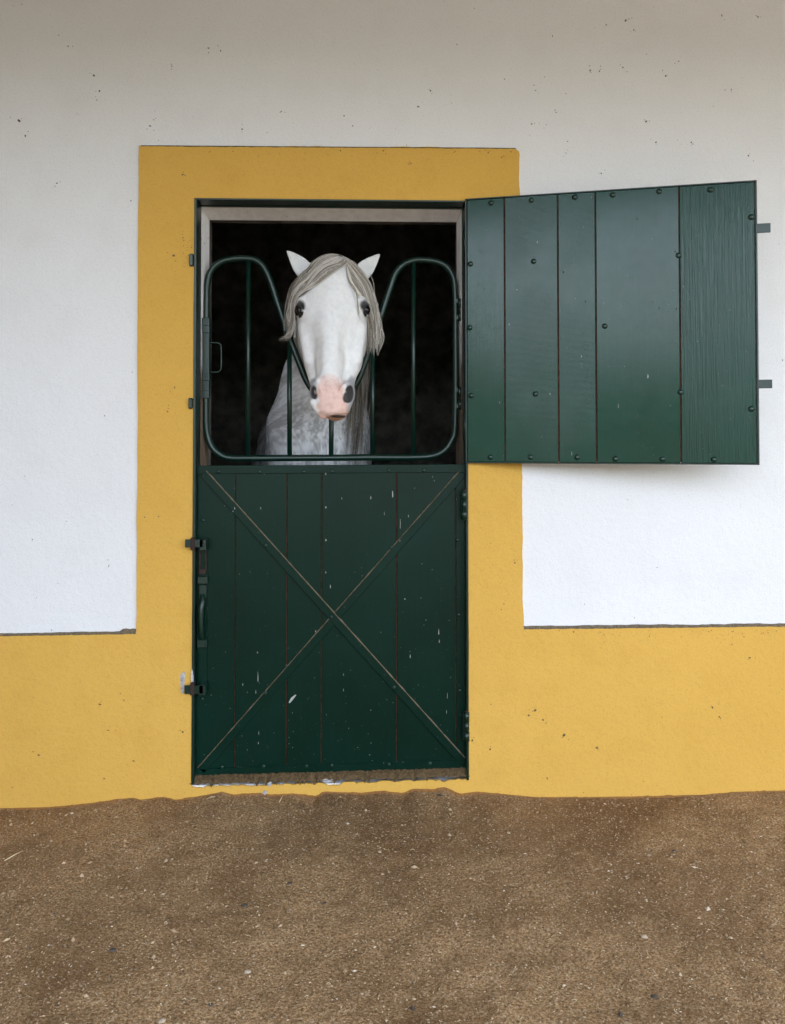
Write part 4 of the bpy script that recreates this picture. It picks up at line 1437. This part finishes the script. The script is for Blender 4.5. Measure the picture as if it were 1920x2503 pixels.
# ================================================================== loose matter on the ground
def gravel():
    rg = np.random.default_rng(3)
    n = 42000
    y = -1.32 * rg.random(n) ** 1.0 - .012
    x = rg.uniform(-1.75, 1.85, n)
    keep = np.abs(x - .05) < 1.7
    x, y = x[keep], y[keep]; n = len(x)
    r = .0011 + .0022 * rg.random(n) ** 3
    bigm = rg.random(n) < .010
    r[bigm] = rg.uniform(.0035, .0075, bigm.sum())
    z = ground_z(x, y) + r * .25
    O = np.array([(1, 0, 0), (-1, 0, 0), (0, 1, 0), (0, -1, 0), (0, 0, 1), (0, 0, -1)], float)
    Fq = np.array([(0, 2, 4), (2, 1, 4), (1, 3, 4), (3, 0, 4), (2, 0, 5), (1, 2, 5), (3, 1, 5), (0, 3, 5)])
    a = rg.uniform(0, 2 * pi, n)
    sc = np.stack([r * rg.uniform(.8, 1.9, n), r * rg.uniform(.7, 1.1, n), r * rg.uniform(.5, .9, n)], 1)
    V = O[None] * sc[:, None, :] * rg.uniform(.75, 1.2, (n, 6, 1))
    c, s = np.cos(a)[:, None], np.sin(a)[:, None]
    X = V[..., 0] * c - V[..., 1] * s + x[:, None]
    Yy = V[..., 0] * s + V[..., 1] * c + y[:, None]
    Zz = V[..., 2] + z[:, None]
    V = np.stack([X, Yy, Zz], -1).reshape(-1, 3)
    F = (Fq[None] + (np.arange(n) * 6)[:, None, None]).reshape(-1, 3)
    pal = np.array([(.27, .175, .09), (.36, .245, .14), (.18, .115, .055), (.46, .35, .22), (.38, .28, .18), (.56, .47, .36), (.07, .06, .05), (.52, .37, .25)])
    pr = np.array([.24, .23, .22, .13, .08, .055, .03, .045])
    ci = rg.choice(len(pal), n, p=pr / pr.sum())
    colr = pal[ci] * rg.uniform(.8, 1.2, (n, 1))
    me = bpy.data.meshes.new('gravel')
    me.from_pydata(V.tolist(), [], F.tolist())
    ca = me.color_attributes.new('col', 'FLOAT_COLOR', 'POINT')
    cc = np.ones((n * 6, 4), np.float32); cc[:, :3] = np.repeat(colr, 6, axis=0)
    ca.data.foreach_set('color', cc.ravel())
    o = link('gravel', me, M_grain)
    o['kind'] = 'stuff'
    o['label'] = 'fine grit and small stones strewn over the dirt'
    o['category'] = 'gravel'
gravel()

def gpt(px, py):
    """where a pixel of the photo meets the ground"""
    r = ray(px, py); t = -HEYE / r[2]
    p = CAM + r * t
    for _ in range(3):
        zg = float(ground_z(p[0], p[1])); t = (zg - HEYE) / r[2]; p = CAM + r * t
    return p
M_straw = flat('straw', (.60, .49, .30), .7, 120, .2, .2, .3)
def straw(p0, p1, r=.0016):
    a, b = gpt(*p0), gpt(*p1)
    a[2] += .003; b[2] += .004
    m = (a + b) / 2 + np.array([.001, .001, .002])
    return MB().tube([a, m, b], r, 6)
def loose_straw():
    rg = random.Random(9)
    mb = MB()
    for _ in range(420):
        px, py = rg.uniform(-20, 1940), rg.uniform(1955, 2490)
        a, L = rg.uniform(0, pi), 3 + 9 * rg.random() ** 2
        c = straw((px, py), (px + cos(a) * L, py + sin(a) * L * .6), rg.uniform(.0004, .0008))
        mb.add(c.v, c.f, True)
    o = mb.build('chaff', M_straw)
    o['kind'] = 'stuff'; o['label'] = 'short bits of chaff scattered over the dirt'; o['category'] = 'chaff'
loose_straw()
for p0, p1, r, lab in (((683, 1963), (692, 1948), .0017, 'short pale straw stalk standing out below the door threshold'), ((12, 2106), (56, 2083), .0016, 'longest pale straw stalk on the dirt at far left'),
                       ((507, 1954), (527, 1950), .0015, 'pale straw scrap at the wall foot left of the threshold')):
    a = gpt(*p0)
    o = straw(p0, p1, r).build('straw_stalk', M_straw)
    o['label'] = lab; o['category'] = 'straw'; o['group'] = 'straw stalks on the dirt'
def stone(px, py, r, dark, lab, seed):
    rgs = random.Random(seed)
    p = gpt(px, py)
    bm = bmesh.new(); bmesh.ops.create_icosphere(bm, subdivisions=2, radius=r)
    for v in bm.verts: v.co = Vector((v.co.x * 1.2, v.co.y, v.co.z * .6)) * rgs.uniform(.82, 1.12)
    bm.verts.index_update()
    vs_ = [tuple(v.co + Vector(p)) for v in bm.verts]; fs = [tuple(v.index for v in f.verts) for f in bm.faces]; bm.free()
    o = MB().add(vs_, fs, True).build('stone', M_stone_d if dark else M_stone_l)
    o['label'] = lab; o['category'] = 'stone'; o['group'] = 'larger stones lying on the dirt'
M_stone_d = flat('dark_stone', (.075, .065, .055), .85, 200, .4, .4, .3)
M_stone_l = flat('pale_stone', (.42, .34, .25), .85, 200, .2, .3, .3)
stone(598, 2213, .0072, True, 'large dark stone in the middle of the dirt', 1)
stone(708, 2160, .006, True, 'dark stone right of and behind the large dark one', 2)
stone(276, 2323, .0072, True, 'dark flat stone on the lower left dirt', 3)
stone(516, 2456, .0055, True, 'small dark stone near the lower edge', 4)
stone(605, 2376, .008, False, 'pale stone left of the lower middle dirt', 5)
stone(1575, 2290, .008, False, 'pale stone on the right of the dirt', 6)
stone(1649, 2080, .0065, True, 'dark stone on the right of the dirt near the wall', 7)
stone(1600, 2437, .0072, True, 'dark stone at the lower right', 8)
stone(396, 2496, .008, False, 'pinkish pale stone at the lower left edge', 9)
